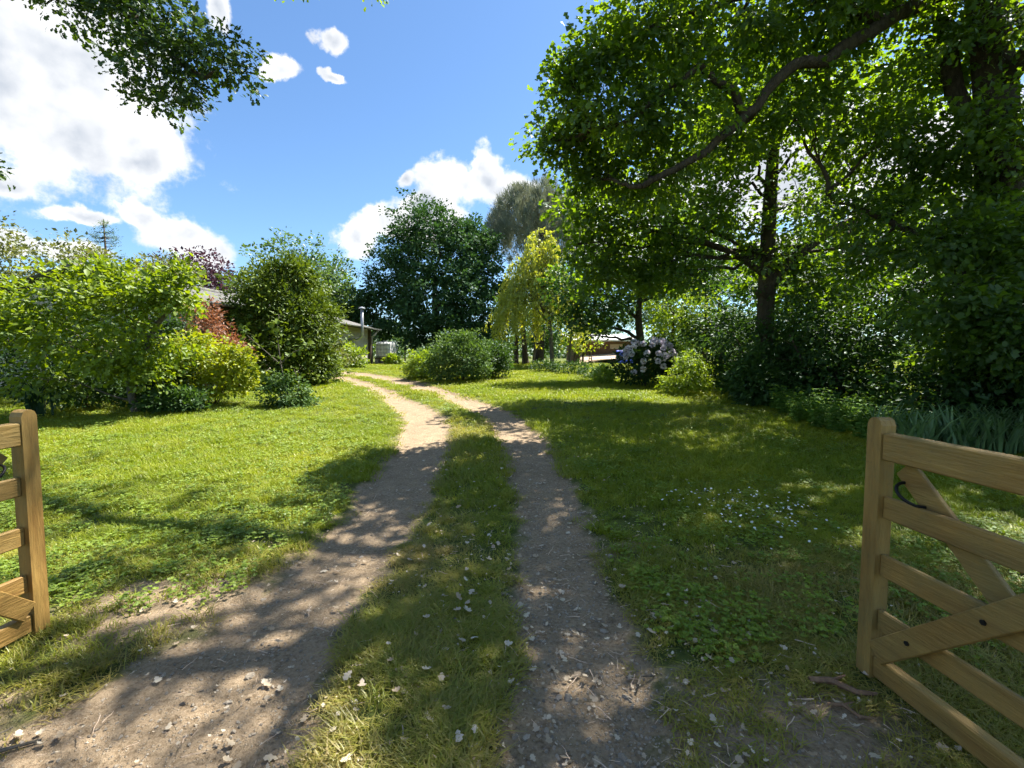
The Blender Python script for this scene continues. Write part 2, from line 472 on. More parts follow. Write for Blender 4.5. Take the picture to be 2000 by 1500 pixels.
# ------------------------------------------------------------------ terrain
def wob(x, y, s=1.0, ph=0.0):
    return (np.sin(x * 1.7 * s + 1.3 * y * s + ph) + np.sin(-x * 2.9 * s + 2.3 * y * s + 1.1 + ph * 2) +
            np.sin(x * 5.1 * s + 4.3 * y * s + 2.7 - ph) * 0.6 + np.sin(x * 7.9 * s - 9.1 * y * s + 0.4 + ph) * 0.4) / 3.0


LEFT = np.array([(-1.5, -4, 1.5), (-1.5, 0, 1.45), (-1.5, 1.5, 1.3), (-1.42, 2.1, 1.02), (-1.33, 2.65, .80), (-1.28, 3.32, .74), (-1.28, 4.41, .76),
                 (-1.31, 5.23, .84), (-1.38, 6.37, .90), (-1.54, 8.12, .96), (-1.86, 9.67, .97), (-2.41, 11.05, .9), (-3.26, 12.84, .78),
                 (-4.48, 15.28, .82), (-5.96, 17.6, .9), (-7.73, 19.9, .95), (-10.5, 22.2, 1), (-14, 24, 1)])
RIGHT = np.array([(.28, -4, .7), (.28, 0, .7), (.28, 1.63, .72), (.33, 2.2, .67), (.35, 2.65, .65), (.37, 3.32, .63), (.38, 4.41, .66), (.36, 5.23, .68),
                  (.29, 6.37, .73), (.12, 8.12, .84), (-.16, 9.67, .80), (-.62, 11.05, .84), (-1.45, 12.84, .85), (-2.3, 14.59, .9),
                  (-3.52, 16.7, 1.0), (-4.93, 18.7, 1.05), (-6.66, 20.7, 1.1), (-8.6, 22.4, 1.1), (-12, 24.6, 1.1)])


def resample(P, n=6):
    out = []
    for i in range(len(P) - 1):
        p0, p1, p2, p3 = P[max(i - 1, 0)], P[i], P[i + 1], P[min(i + 2, len(P) - 1)]
        for k in range(n):
            t = k / n
            out.append(0.5 * ((2 * p1) + (-p0 + p2) * t + (2 * p0 - 5 * p1 + 4 * p2 - p3) * t * t + (-p0 + 3 * p1 - 3 * p2 + p3) * t ** 3))
    out.append(P[-1])
    return np.array(out)


LP, RP = resample(LEFT), resample(RIGHT)


def rut(x, y, P):
    """1 in the middle of a wheel track, 0.5 at its edge, falling to 0"""
    x = np.asarray(x, float); y = np.asarray(y, float)
    sh = x.shape; x = x.ravel(); y = y.ravel(); res = np.full(len(x), -1.0)
    for i in range(len(P) - 1):
        a, b = P[i], P[i + 1]
        ab = b[:2] - a[:2]; l2 = ab @ ab
        t = np.clip(((x - a[0]) * ab[0] + (y - a[1]) * ab[1]) / l2, 0, 1)
        d = np.hypot(x - a[0] - t * ab[0], y - a[1] - t * ab[1])
        w = (a[2] + (b[2] - a[2]) * t) / 2
        res = np.maximum(res, 1 - d / w)
    return np.clip(0.5 + 0.9 * res + 0.17 * wob(x, y, 1.9) + 0.12 * wob(x, y, 5.3, 1.7), 0, 1).reshape(sh)


def base_h(x, y):
    x = np.asarray(x, float); y = np.asarray(y, float)
    t = np.clip((y - 4) / 25, 0, 1)
    return 0.98 * (t * t * (3 - 2 * t) * 0.4 + 0.6 * t) + 0.018 * wob(x, y, 0.8)


def gh(x, y):
    return float(base_h(x, y))


def ground_h(x, y):
    m = np.maximum(rut(x, y, LP), rut(x, y, RP))
    return base_h(x, y) - 0.045 * np.clip((m - 0.25) / 0.5, 0, 1) + 0.006 * wob(x, y, 5.0)


def lines(a0, segs):
    o = [a0]
    for end, f in segs:
        while o[-1] < end: o.append(o[-1] + f(o[-1]))
    return np.array(o)


gy = lines(-6.0, [(1.4, lambda y: 0.14), (3.2, lambda y: 0.036), (45, lambda y: 0.0115 * y), (900, lambda y: 0.06 * y)])
gxp = lines(0.0, [(3.0, lambda x: 0.042), (900, lambda x: 0.04 * x * (1 if x < 40 else 2.5))])
gx = np.concatenate([-gxp[:0:-1], gxp])
X, Y = np.meshgrid(gx, gy)
mL, mR = rut(X, Y, LP), rut(X, Y, RP)
Z = ground_h(X, Y)
nx = len(gx)
bare = np.clip(0.95 * np.exp(-(((X + 2.1) / 0.75) ** 2 + ((Y - 2.8) / 0.42) ** 2)) + 0.7 * np.exp(-(((X + 2.3) / 0.5) ** 2 + ((Y - 1.5) / 0.7) ** 2)) +
               0.8 * np.exp(-(((X - 1.1) / 0.8) ** 2 + ((Y - 1.75) / 0.5) ** 2)) +
               0.5 * np.exp(-(((X - 0.95) / 0.5) ** 2 + ((Y - 3.6) / 0.5) ** 2)), 0, 1)
DIRT = np.clip(np.maximum(np.maximum(mL, mR), bare), 0, 1)
idx = np.arange(nx * len(gy)).reshape(len(gy), nx)
quads = np.stack([idx[:-1, :-1], idx[:-1, 1:], idx[1:, 1:], idx[1:, :-1]], -1).reshape(-1, 4)
P3 = np.stack([X, Y, Z], -1).reshape(-1, 3)
fl = mL.ravel()[quads].mean(1); fr_ = mR.ravel()[quads].mean(1)
pick = np.where((fl > 0.5) & (fl >= fr_), 1, np.where(fr_ > 0.5, 2, 0))
for k, nm, lb in ((0, 'ground', 'grassy garden ground around the dirt drive'), (1, 'wheel_track', 'sunny left wheel track of bare brown dirt'),
                  (2, 'wheel_track', 'shaded right wheel track of stony brown dirt')):
    q = quads[pick == k]
    used, inv = np.unique(q, return_inverse=True)
    me = raw_mesh(nm, P3[used], inv.reshape(-1, 4), DIRT.ravel()[used], True, 'dirt')
    tag(link(nm, me, M['ground']), lb, 'ground' if k == 0 else 'track', kind='structure')

# ------------------------------------------------------------------ foliage helpers
LEAF = {
    'diamond': (np.array([(0, 0, 0), (-.30, .45, .07), (0, 1, 0), (.30, .45, .07)]), np.array([(0, 3, 2), (0, 2, 1)])),
    'oval': (np.array([(0, 0, 0), (-.24, .3, .06), (-.2, .7, .04), (0, 1, -.08), (.2, .7, .04), (.24, .3, .06)]),
             np.array([(0, 5, 4), (0, 4, 3), (0, 3, 2), (0, 2, 1)])),
    'oak': (np.array([(0, 0, 0), (-.16, .22, .05), (-.10, .36, .03), (-.30, .55, .08), (-.17, .68, .04), (-.2, .86, .02), (0, 1, -.06),
                      (.2, .86, .02), (.17, .68, .04), (.30, .55, .08), (.10, .36, .03), (.16, .22, .05)]),
            np.array([(0, 11, 10), (0, 10, 2), (0, 2, 1), (2, 10, 9), (2, 9, 8), (2, 8, 4), (2, 4, 3), (4, 8, 7), (4, 7, 6), (4, 6, 5)])),
    'lobed': (np.array([(0, 0, 0), (-.22, .30, .05), (-.12, .46, .03), (-.28, .70, .06), (0, 1, -.08), (.28, .70, .06), (.12, .46, .03), (.22, .30, .05)]),
              np.array([(0, 7, 6), (0, 6, 2), (0, 2, 1), (2, 6, 5), (2, 5, 4), (2, 4, 3)])),
    'strip': (np.array([(-.5, 0, 0), (.5, 0, 0), (0, 1, -.1)]), np.array([(0, 1, 2)])),
    'lance': (np.array([(0, 0, 0), (-.10, .4, .02), (0, 1, -.1), (.10, .4, .02)]), np.array([(0, 3, 2), (0, 2, 1)])),
}


def unit(a):
    return a / np.maximum(np.linalg.norm(a, axis=-1, keepdims=True), 1e-6)


def leaves(pos, axis, nrm, size, rnd, shape='diamond', width=1.0):
    T, F = LEAF[shape]
    axis = unit(axis); nrm = nrm - (nrm * axis).sum(1, keepdims=True) * axis; nrm = unit(nrm)
    side = np.cross(axis, nrm)
    s = size[:, None, None]
    Vv = pos[:, None, :] + s * (T[None, :, 0:1] * width * side[:, None, :] + T[None, :, 1:2] * axis[:, None, :] + T[None, :, 2:3] * nrm[:, None, :])
    k = len(T)
    Ff = (np.arange(len(pos))[:, None, None] * k + F[None]).reshape(-1, 3)
    return Vv.reshape(-1, 3), Ff, np.repeat(rnd, k)


def lobe_points(lobes, shell=0.55, gap=0.0, rs=None, bottom=-0.85):
    """clump centres spread through a set of uneven ellipsoids; lobes: (centre, radii, clumps)"""
    C, O, LI = [], [], []
    for li, (c, r, n) in enumerate(lobes):
        c = np.array(c, float); r = np.array(r if hasattr(r, '__len__') else (r, r, r * 0.8), float)
        d = unit(rs.normal(size=(int(n * 1.7), 3)))
        d = d[d[:, 2] > bottom][:n]
        rad = (shell + (1 - shell) * rs.random(len(d)) ** 0.6)
        bump = 1 + 0.16 * np.sin(d[:, 0] * 5.1 + li) * np.cos(d[:, 2] * 4.3 + li * 2) + 0.12 * rs.normal(size=len(d)) + 0.10 * np.sin(d[:, 1] * 8 + d[:, 2] * 7 + li) + min(0.24, 0.22 / r.max()) * (rs.random(len(d)) < 0.07)
        p = c + d * r * (rad * bump)[:, None]
        if gap > 0:
            q = np.sin(p[:, 0] * 2.3 + p[:, 2] * 1.9 + li) + np.sin(p[:, 1] * 2.7 - p[:, 2] * 2.1) + np.sin(p[:, 2] * 3.3 + p[:, 0] * 1.1)
            keep = q > (-1.6 + 2.6 * gap)
            p, d = p[keep], d[keep]
        C.append(p); O.append(d); LI.append(np.full(len(p), li))
    return np.concatenate(C), np.concatenate(O), np.concatenate(LI)


def clump_leaves(C, O, per, rc, size, shape, rs, flat=0.7, droop=0.15, out=0.6, jitter=0.8, width=1.0, upn=0.9):
    n = len(C) * per
    ci = np.repeat(np.arange(len(C)), per)
    off = np.clip(rs.normal(size=(n, 3)), -1.6, 1.6) * np.array((rc, rc, rc * flat)) * 0.6
    pos = C[ci] + off
    ax = O[ci] * out + unit(off) * 0.5 + rs.normal(size=(n, 3)) * jitter * 0.6 + np.array((0, 0, -droop))
    nr = np.array((0, 0, upn)) + O[ci] * 0.35 + rs.normal(size=(n, 3)) * 0.55
    cr = rs.random(len(C))
    sz = size * (0.45 + 0.75 * rs.random(n)) * (0.8 + 0.5 * rs.random(len(C)))[ci]
    lo = 0.5 + 0.5 * np.sin(C[:, 0] * 1.9 + C[:, 2] * 2.3) * np.cos(C[:, 1] * 1.7 - C[:, 2] * 1.1)
    rnd = np.clip(0.30 * lo[ci] + 0.35 * cr[ci] + 0.40 * rs.random(n) - 0.02, 0, 1)
    return leaves(pos, ax, nr, sz, rnd, shape, width)


def bez(a, c, b, n):
    t = np.linspace(0, 1, n)[:, None]
    return (1 - t) ** 2 * a + 2 * t * (1 - t) * c + t ** 2 * b


def limb_path(a, b, rs, n=9, lift=0.25, wig=0.05):
    a, b = np.array(a, float), np.array(b, float)
    d = np.linalg.norm(b - a)
    c = (a + b) / 2 + np.array((0, 0, lift * d)) + rs.normal(size=3) * wig * d
    p = bez(a, c, b, n)
    p[1:-1] += rs.normal(size=(n - 2, 3)) * wig * d * 0.28
    return p


def plant(name, label, cat, base, lobes, mat, leaf=0.1, per=14, rc=0.3, shape='diamond', trunk=None, trunk_r=0.2, bark='bark',
          stems=0, gap=0.0, shell=0.55, seed=1, group=None, droop=0.15, out=0.6, twigs=8, limb_r=None, width=1.0, crown='crown',
          bottom=-0.85, jitter=0.8, limbs=True, upn=0.9, arms=(), limb_from=0.45):
    """a tree or shrub: trunk path (world points), limbs to every lobe with twigs, and a crown of single leaves"""
    rs = np.random.default_rng(seed)
    b = np.array((base[0], base[1], gh(base[0], base[1]) - 0.03))
    root = thing(name, label, cat, tuple(b), 0, group)
    C, O, LI = lobe_points(lobes, shell, gap, rs, bottom)
    keep = C[:, 2] > base_h(C[:, 0], C[:, 1]) + 0.04
    C, O, LI = C[keep], O[keep], LI[keep]
    V, F, rn = clump_leaves(C, O, per, rc, leaf, shape, rs, droop=droop, out=out, width=width, jitter=jitter, upn=upn)
    link(crown, raw_mesh(crown, V - b, F, rn), M[mat], root)
    if trunk is not None:
        tp = np.array(trunk, float)
        tp = resample(tp, 4)
        tr = np.linspace(1, 0.45, len(tp)) * trunk_r
        tr[0] *= 1.35; tr[1] *= 1.12
        MB().tube(tp - b, list(tr), 10).build('trunk', M[bark], root, smooth=True)
    else:
        tp = None
    nodes = [tp[int(len(tp) * limb_from):]] if tp is not None else []
    for pts, r0 in arms:
        ap = resample(np.array(pts, float), 4)
        ap[1:] += rs.normal(size=ap[1:].shape) * 0.03
        MB().tube(ap - b, list(np.linspace(1, 0.3, len(ap)) * r0), 8).build('limb', M[bark], root, smooth=True)
        nodes.append(ap[2:])
    if limbs:
        for li, (c, r, n) in enumerate(lobes):
            c = np.array(c, float); rr = np.array(r if hasattr(r, '__len__') else (r, r, r * .8))
            if tp is not None:
                cand = np.concatenate(nodes)
                dd_ = c - cand
                hz_ = np.linalg.norm(dd_[:, :2], axis=1)
                h = cand[np.argmin(np.linalg.norm(dd_, axis=1) + 0.6 * np.maximum(0.45 * hz_ - dd_[:, 2], 0))]
                far_ = np.linalg.norm(c - h)
                r0 = (limb_r or trunk_r * 0.42) * min(1.0, 0.35 + 0.22 * far_)
                path = limb_path(h, c, rs, 9, 0.06, 0.08)
            else:
                ang = rs.random() * 6.28
                h = b + np.array((math.cos(ang), math.sin(ang), 0)) * (0.05 + 0.1 * rs.random()) * max(1, trunk_r * 6) + np.array((0, 0, 0.0))
                r0 = limb_r or trunk_r
                path = limb_path(h, c, rs, 8, -0.05, 0.05)
            mb = MB().tube(path - b, list(np.linspace(1, 0.3, len(path)) * r0), 6 if r0 < 0.1 else 8)
            own = np.where(LI == li)[0]
            if len(own) and twigs:
                for k in rs.choice(own, min(twigs, len(own)), replace=False):
                    s0 = path[rs.integers(len(path) // 2, len(path))]
                    tw = limb_path(s0, C[k], rs, 5, 0.08, 0.07)
                    mb.tube(tw - b, list(np.linspace(0.30, 0.08, 5) * r0), 4, False)
            mb.build('limb' if tp is not None else 'stem', M[bark], root, smooth=True)
    return root


# ------------------------------------------------------------------ the gates
def gate(name, label, free, hinge, face):
    """five-bar gate leaf; local x runs from the free end to the hinge end; face = +1 or -1 side of the near braces"""
    f, h = Vector((*free, 0)), Vector((*hinge, 0))
    d = h - f; ln = d.length
    root = thing(name, label, 'gate', (f.x, f.y, gh(f.x, f.y)), math.atan2(d.y, d.x))
    w = M['gatewood']
    for x, top in ((0.0, 1.265), (ln, 1.33)):
        mb = MB(); hw = 0.038
        prof = [(-hw, 0.02), (hw, 0.02), (hw, top - 0.035), (hw * 0.75, top - 0.012), (hw * 0.3, top), (-hw * 0.3, top), (-hw * 0.75, top - 0.012), (-hw, top - 0.035)]
        v = [(x + px, y, pz) for y in (-0.036, 0.036) for px, pz in prof]
        n = len(prof)
        mb.add(v, [tuple(range(n)), tuple(reversed(range(n, 2 * n)))] + [(i, n + i, n + (i + 1) % n, (i + 1) % n) for i in range(n)])
        mb.build('stile', M['gatewood_up'], root)
    for z, wd, th in ((1.135, 0.125, 0.062), (0.85, 0.105, 0.026), (0.575, 0.105, 0.026), (0.31, 0.10, 0.026), (0.085, 0.10, 0.05)):
        MB().bar((0.0385, 0, z), (ln - 0.0385, 0, z), wd, th, 0.006).build('rail', w, root)
    mid = ln / 2
    MB().bar((mid, -face * 0.032, 0.137), (mid, -face * 0.032, 1.07), 0.085, 0.024, 0.004, up=(1, 0, 0)).build('upright', w, root)
    for x0, x1 in ((0.06, mid - 0.06), (mid + 0.06, ln - 0.06)):
        MB().bar((x0, face * 0.030, 0.16), (x1, face * 0.030, 1.05), 0.10, 0.024, 0.004).build('brace', w, root)
        MB().bar((x0 + 0.04, -face * 0.030, 1.05), (x1, -face * 0.0302, 0.16), 0.10, 0.024, 0.004).build('brace', w, root)
    for x0, x1 in ((0.06, mid - 0.06), (mid + 0.06, ln - 0.06)):
        for z in (0.31, 0.575, 0.85):
            xb = x0 + (x1 - x0) * (z - 0.16) / 0.89
            MB().tube([(xb, face * 0.0425, z), (xb, face * 0.0485, z)], 0.011, 6).build('bolt', M['metal'], root)
    ring = [(0.16 + 0.05 * math.cos(a), face * (-0.02 + 0.075 * math.sin(a)), 0.945 - 0.04 * math.cos(a)) for a in np.linspace(0, 2 * math.pi, 22)]
    MB().tube(ring, 0.007, 6, False).build('latch_ring', M['metal'], root, smooth=True)
    MB().bar((0.20, -face * 0.05, 0.91), (0.38, -face * 0.06, 0.83), 0.02, 0.008, 0.001).build('latch_bar', M['metal'], root)
    for z in (1.135, 0.31):
        MB().bar((ln - 0.45, face * 0.0365, z), (ln + 0.06, face * 0.0365, z), 0.045, 0.008, 0.001).build('hinge_strap', M['metal'], root)
    return root


gate('garden_gate', 'brown wooden gate leaf standing open on the right of the drive', (1.735, 2.12), (1.90, -0.02), -1)
gate('garden_gate', 'wooden gate leaf standing open at the left edge of the drive', (-2.67, 2.47), (-2.83, 0.34), 1)
for x, y, lb in ((1.94, -0.14, 'square hanging post carrying the right gate leaf'), (-2.82, 0.22, 'square hanging post carrying the left gate leaf')):
    t = thing('gate_post', lb, 'post', (x, y, gh(x, y) - 0.05))
    MB().box((0, 0, 0.75), (0.15, 0.15, 1.5), bev=0.012).build('shaft', M['gatewood_up'], t)
    MB().box((0, 0, 1.53), (0.18, 0.18, 0.05), bev=0.012).build('cap', M['gatewood'], t)

# ------------------------------------------------------------------ buildings on the left
BX, BY = -9.35, 29.9
barn = thing('barn', 'long low barn with grey rendered wall and grey fibre roof', 'building', (BX, BY, 0.94), R(-4.36))
LEN, DEP, EAVE = 15.3, 7.0, 2.32
mb = MB()
mb.box((-0.15, -LEN / 2, EAVE / 2 - 0.35), (0.3, LEN, EAVE + 0.7))
mb.box((-DEP + 0.15, -LEN / 2, EAVE / 2 - 0.35), (0.3, LEN, EAVE + 0.7))
mb.build('wall', M['render'], barn)
for y in (-0.15, -LEN + 0.15):
    hw = DEP / 2 - 0.3
    v = [(-DEP / 2 + sx * hw, y + sy * 0.148, z) for sy in (-1, 1) for sx, z in ((-1, -0.7), (1, -0.7), (1, EAVE), (0, EAVE + 1.0), (-1, EAVE))]
    MB().add(v, [(4, 3, 2, 1, 0), (5, 6, 7, 8, 9)] + [(i, (i + 1) % 5, 5 + (i + 1) % 5, 5 + i) for i in range(5)]).build('gable_wall', M['render'], barn)
for side in (1, -1):
    mb = MB(); ny = int((LEN + 0.7) / 0.045); v = []; f = []
    for j, xx in enumerate(np.linspace(0, DEP / 2 + 0.62, 5)):
        for i in range(ny + 1):
            yy = -LEN - 0.35 + i * 0.045
            v.append((-DEP / 2 + side * xx, yy, EAVE + 1.18 - xx * 0.29 + 0.022 * math.sin(i * math.pi / 2 + 0.6)))
    for j in range(4):
        for i in range(ny):
            a = j * (ny + 1) + i; f.append((a, a + 1, a + ny + 2, a + ny + 1) if side < 0 else (a, a + ny + 1, a + ny + 2, a + 1))
    r_ = mb.add(v, f).build('roof_slope', M['fibre'], barn)
    sd = r_.modifiers.new('thickness', 'SOLIDIFY'); sd.thickness = 0.02
MB().tube([(-DEP / 2, -LEN - 0.36, EAVE + 1.19), (-DEP / 2, 0.36, EAVE + 1.19)], 0.11, 10).build('ridge_cap', M['fibre'], barn)
mb = MB(); pr = [(0.07 * math.cos(a), 0.07 * math.sin(a)) for a in np.linspace(math.pi, 2 * math.pi, 7)]
v = [(0.69 + a, y, EAVE + 0.03 + b) for y in (-LEN - 0.3, 0.3) for a, b in pr]
mb.add(v, [(i, i + 1, 8 + i, 7 + i) for i in range(6)]).build('gutter', M['zinc'], barn)
MB().bar((0.6, -LEN - 0.3, EAVE - 0.02), (0.6, 0.3, EAVE - 0.02), 0.12, 0.03, 0).build('fascia', M['darkwood'], barn)
MB().box((0.09, -0.11, EAVE / 2 - 0.02), (0.16, 0.16, EAVE), bev=0.01).build('corner_post', M['darkwood'], barn)
MB().tube([(0.62, 0.16, EAVE - 0.02), (0.3, 0.18, EAVE - 0.3), (0.12, 0.18, EAVE - 0.5), (0.12, 0.18, -0.02)], 0.05, 8).build('downpipe', M['zinc'], barn, smooth=True)
fl_ = MB().tube([(0.0, -3.1, 1.55), (0.55, -3.1, 1.58), (0.82, -3.1, 1.75), (0.84, -3.1, 2.3), (0.84, -3.1, 3.35)], 0.085, 10).build('flue', M['zinc'], barn, smooth=True)
mb = MB(); mb.tube([(0.84, -3.1, 3.36), (0.84, -3.1, 3.40), (0.84, -3.1, 3.47)], [0.20, 0.19, 0.02], 12).build('flue_cap', M['zinc'], fl_)
lamp = MB().box((0.10, -4.6, 2.02), (0.18, 0.12, 0.06), bev=0.01).build('wall_lamp', M['white_sheet'], barn)
MB().tube([(0.12, -4.6, 1.99), (0.12, -4.6, 1.90)], [0.06, 0.10], 10).build('lamp_shade', M['white_sheet'], lamp)
for y0 in (-11.6, -8.0):
    wdo = MB().box((0.012, y0, 1.25), (0.06, 1.0, 1.0), bev=0.01).build('window_frame', M['darkwood'], barn)
    MB().box((0.045, y0, 1.25), (0.012, 0.86, 0.86)).build('pane', M['metal'], wdo)

# water tank on blocks beside the barn
tz = gh(-8.45, 30.4)
tank = thing('water_tank', 'white caged plastic water tank on blocks at the barn corner', 'tank', (-8.42, 30.5, tz), R(-14))
for sx in (-0.4, 0.4):
    for sy in (-0.35, 0.35):
        MB().box((sx, sy, 0.13), (0.24, 0.4, 0.36), bev=0.01).build('block', M['block'], tank)
MB().box((0, 0, 0.38), (1.14, 1.0, 0.13), bev=0.01).build('pallet', M['darkwood'], tank)
MB().box((0, 0, 0.96), (1.06, 0.94, 0.98), bev=0.08).build('bottle', M['plastic'], tank, smooth=False)
MB().tube([(0, 0, 1.44), (0, 0, 1.53)], 0.12, 14).build('cap', M['plastic'], tank)
for s in (-1, 1):
    for x in np.linspace(-0.55, 0.55, 6):
        MB().tube([(x, s * 0.495, 0.44), (x, s * 0.495, 1.5)], 0.012, 5).build('cage_bar', M['zinc'], tank)
    for y in np.linspace(-0.495, 0.495, 5)[1:-1]:
        MB().tube([(s * 0.556, y, 0.44), (s * 0.556, y, 1.5)], 0.012, 5).build('cage_bar', M['zinc'], tank)
for z in np.linspace(0.5, 1.5, 5):
    MB().tube([(-0.57, -0.51, z), (0.57, -0.51, z), (0.57, 0.51, z), (-0.57, 0.51, z), (-0.57, -0.51, z)], 0.013, 5).build('cage_ring', M['zinc'], tank)

# fence stakes in the field behind
for i, (x, y, lb) in enumerate(((-8.1, 34.5, 'thin wooden stake standing in the field right of the water tank'),)):
    t = thing('fence_stake', lb, 'post', (x, y, gh(x, y) - 0.05))
    MB().tube([(0, 0, 0), (0.01, 0, 0.7), (0, 0.02, 1.35)], [0.055, 0.05, 0.045], 7).build('shaft', M['darkwood'], t)
    MB().tube([(0, 0.02, 1.35), (0, 0.02, 1.42)], [0.045, 0.01], 7).build('point', M['darkwood'], t)

# shed, timber, tarp and trestle on the right
SX, SY = 6.75, 33.5
sz = gh(SX, SY)
shed = thing('shed', 'small brown timber shed with bright white roof behind the trees', 'shed', (SX, SY, sz - 0.03), R(6))
for i in range(20):
    x = -2.0 + i * 0.205
    MB().box((x, 0, 0.86), (0.19, 0.03 + 0.008 * (i % 2), 1.72), bev=0.004).build('board', M['shedwood'], shed)
for x in (-2.1, 2.1):
    MB().box((x, 1.5, 1.0), (0.06, 3.0, 2.0)).build('side_wall', M['shedwood'], shed)
MB().box((0, 3.03, 1.1), (4.2, 0.06, 2.2)).build('back_wall', M['shedwood'], shed)
mb = MB(); v = []; f = []
for j, yy in enumerate((-0.55, 3.4)):
    for i in range(93):
        v.append((-2.45 + i * 0.0533, yy, 1.74 + 0.155 * (yy + 0.55) + 0.018 * math.sin(i * math.pi / 2)))
for i in range(92): f.append((i, i + 1, 94 + i, 93 + i))
r_ = mb.add(v, f).build('roof_sheet', M['white_sheet'], shed)
sd = r_.modifiers.new('thickness', 'SOLIDIFY'); sd.thickness = 0.015
MB().box((0, -0.56, 1.70), (4.9, 0.025, 0.10)).build('fascia', M['white_sheet'], shed)
MB().box((0.95, -0.045, 1.28), (1.0, 0.035, 0.34), bev=0.004).build('pale_panel', M['lumber'], shed)
for i in range(3):
    for j in range(7):
        t = MB().bar((-1.5, 0, 0), (1.5, 0, 0), 0.03, 0.17, 0.003).build('plank', M['lumber'], None,
            (6.15 + 0.1 * i, 32.0 + j * 0.19 - 0.3, gh(7, 32) + 0.28 + 0.035 * i + 0.09 * j * 0.5), (R(14), R(-7 + 2 * i), R(8 + 3 * j - 6 * i)))
        tag(t, 'pale sawn plank lying in the timber heap before the shed', 'plank', 'sawn planks heaped before the shed')
for k, (x, hgt) in enumerate(((5.4, .45), (6.7, .45))):
    t = thing('timber_bearer', ('dark timber bearer under the left end of the plank heap', 'dark timber bearer under the right end of the plank heap')[k], 'timber', (x, 32.2, gh(x, 32.2) - 0.02))
    MB().box((0, 0, 0.12), (0.14, 1.5, 0.26), bev=0.01).build('beam', M['darkwood'], t)
    MB().box((0, -0.72, 0.02), (0.3, 0.16, 0.10), bev=0.01).build('foot', M['darkwood'], t)
tr_ = thing('trestle', 'dark wooden trestle standing left of the plank heap', 'trestle', (4.75, 30.6, gh(4.75, 30.6)), R(10))
MB().bar((-0.6, 0, 0.95), (0.6, 0, 0.95), 0.10, 0.08).build('top_beam', M['darkwood'], tr_)
for sx in (-0.5, 0.5):
    for sy in (-1, 1):
        MB().bar((sx, sy * 0.05, 0.93), (sx * 1.1, sy * 0.36, 0.0), 0.07, 0.05).build('leg', M['darkwood'], tr_)
    MB().bar((sx * 1.06, -0.26, 0.36), (sx * 1.06, 0.26, 0.36), 0.06, 0.03).build('crosspiece', M['darkwood'], tr_)
mb = MB(); v = []; f = []
for j in range(9):
    for i in range(13):
        x = i / 12 * 1.1; z = 0.95 - j / 8 * 0.93
        v.append((x - 0.55, -0.45 * (j / 8) + 0.06 * math.sin(x * 9 + j * .5) * (0.3 + j / 8), z + 0.03 * math.sin(x * 5)))
for j in range(8):
    for i in range(12):
        a = j * 13 + i; f.append((a, a + 13, a + 14, a + 1))
tp_ = mb.add(v, f).build('tarpaulin', M['tarp'], None, (7.75, 31.6, gh(7.75, 31.6)), (0, 0, R(4)), smooth=True)
sd = tp_.modifiers.new('thickness', 'SOLIDIFY'); sd.thickness = 0.012
tag(tp_, 'bright blue tarpaulin draped at the right end of the plank heap', 'tarpaulin')

# ------------------------------------------------------------------ trees
def L3(u, v, Y, r, n):
    return (tuple(sv(u, v, Y)), r, n)


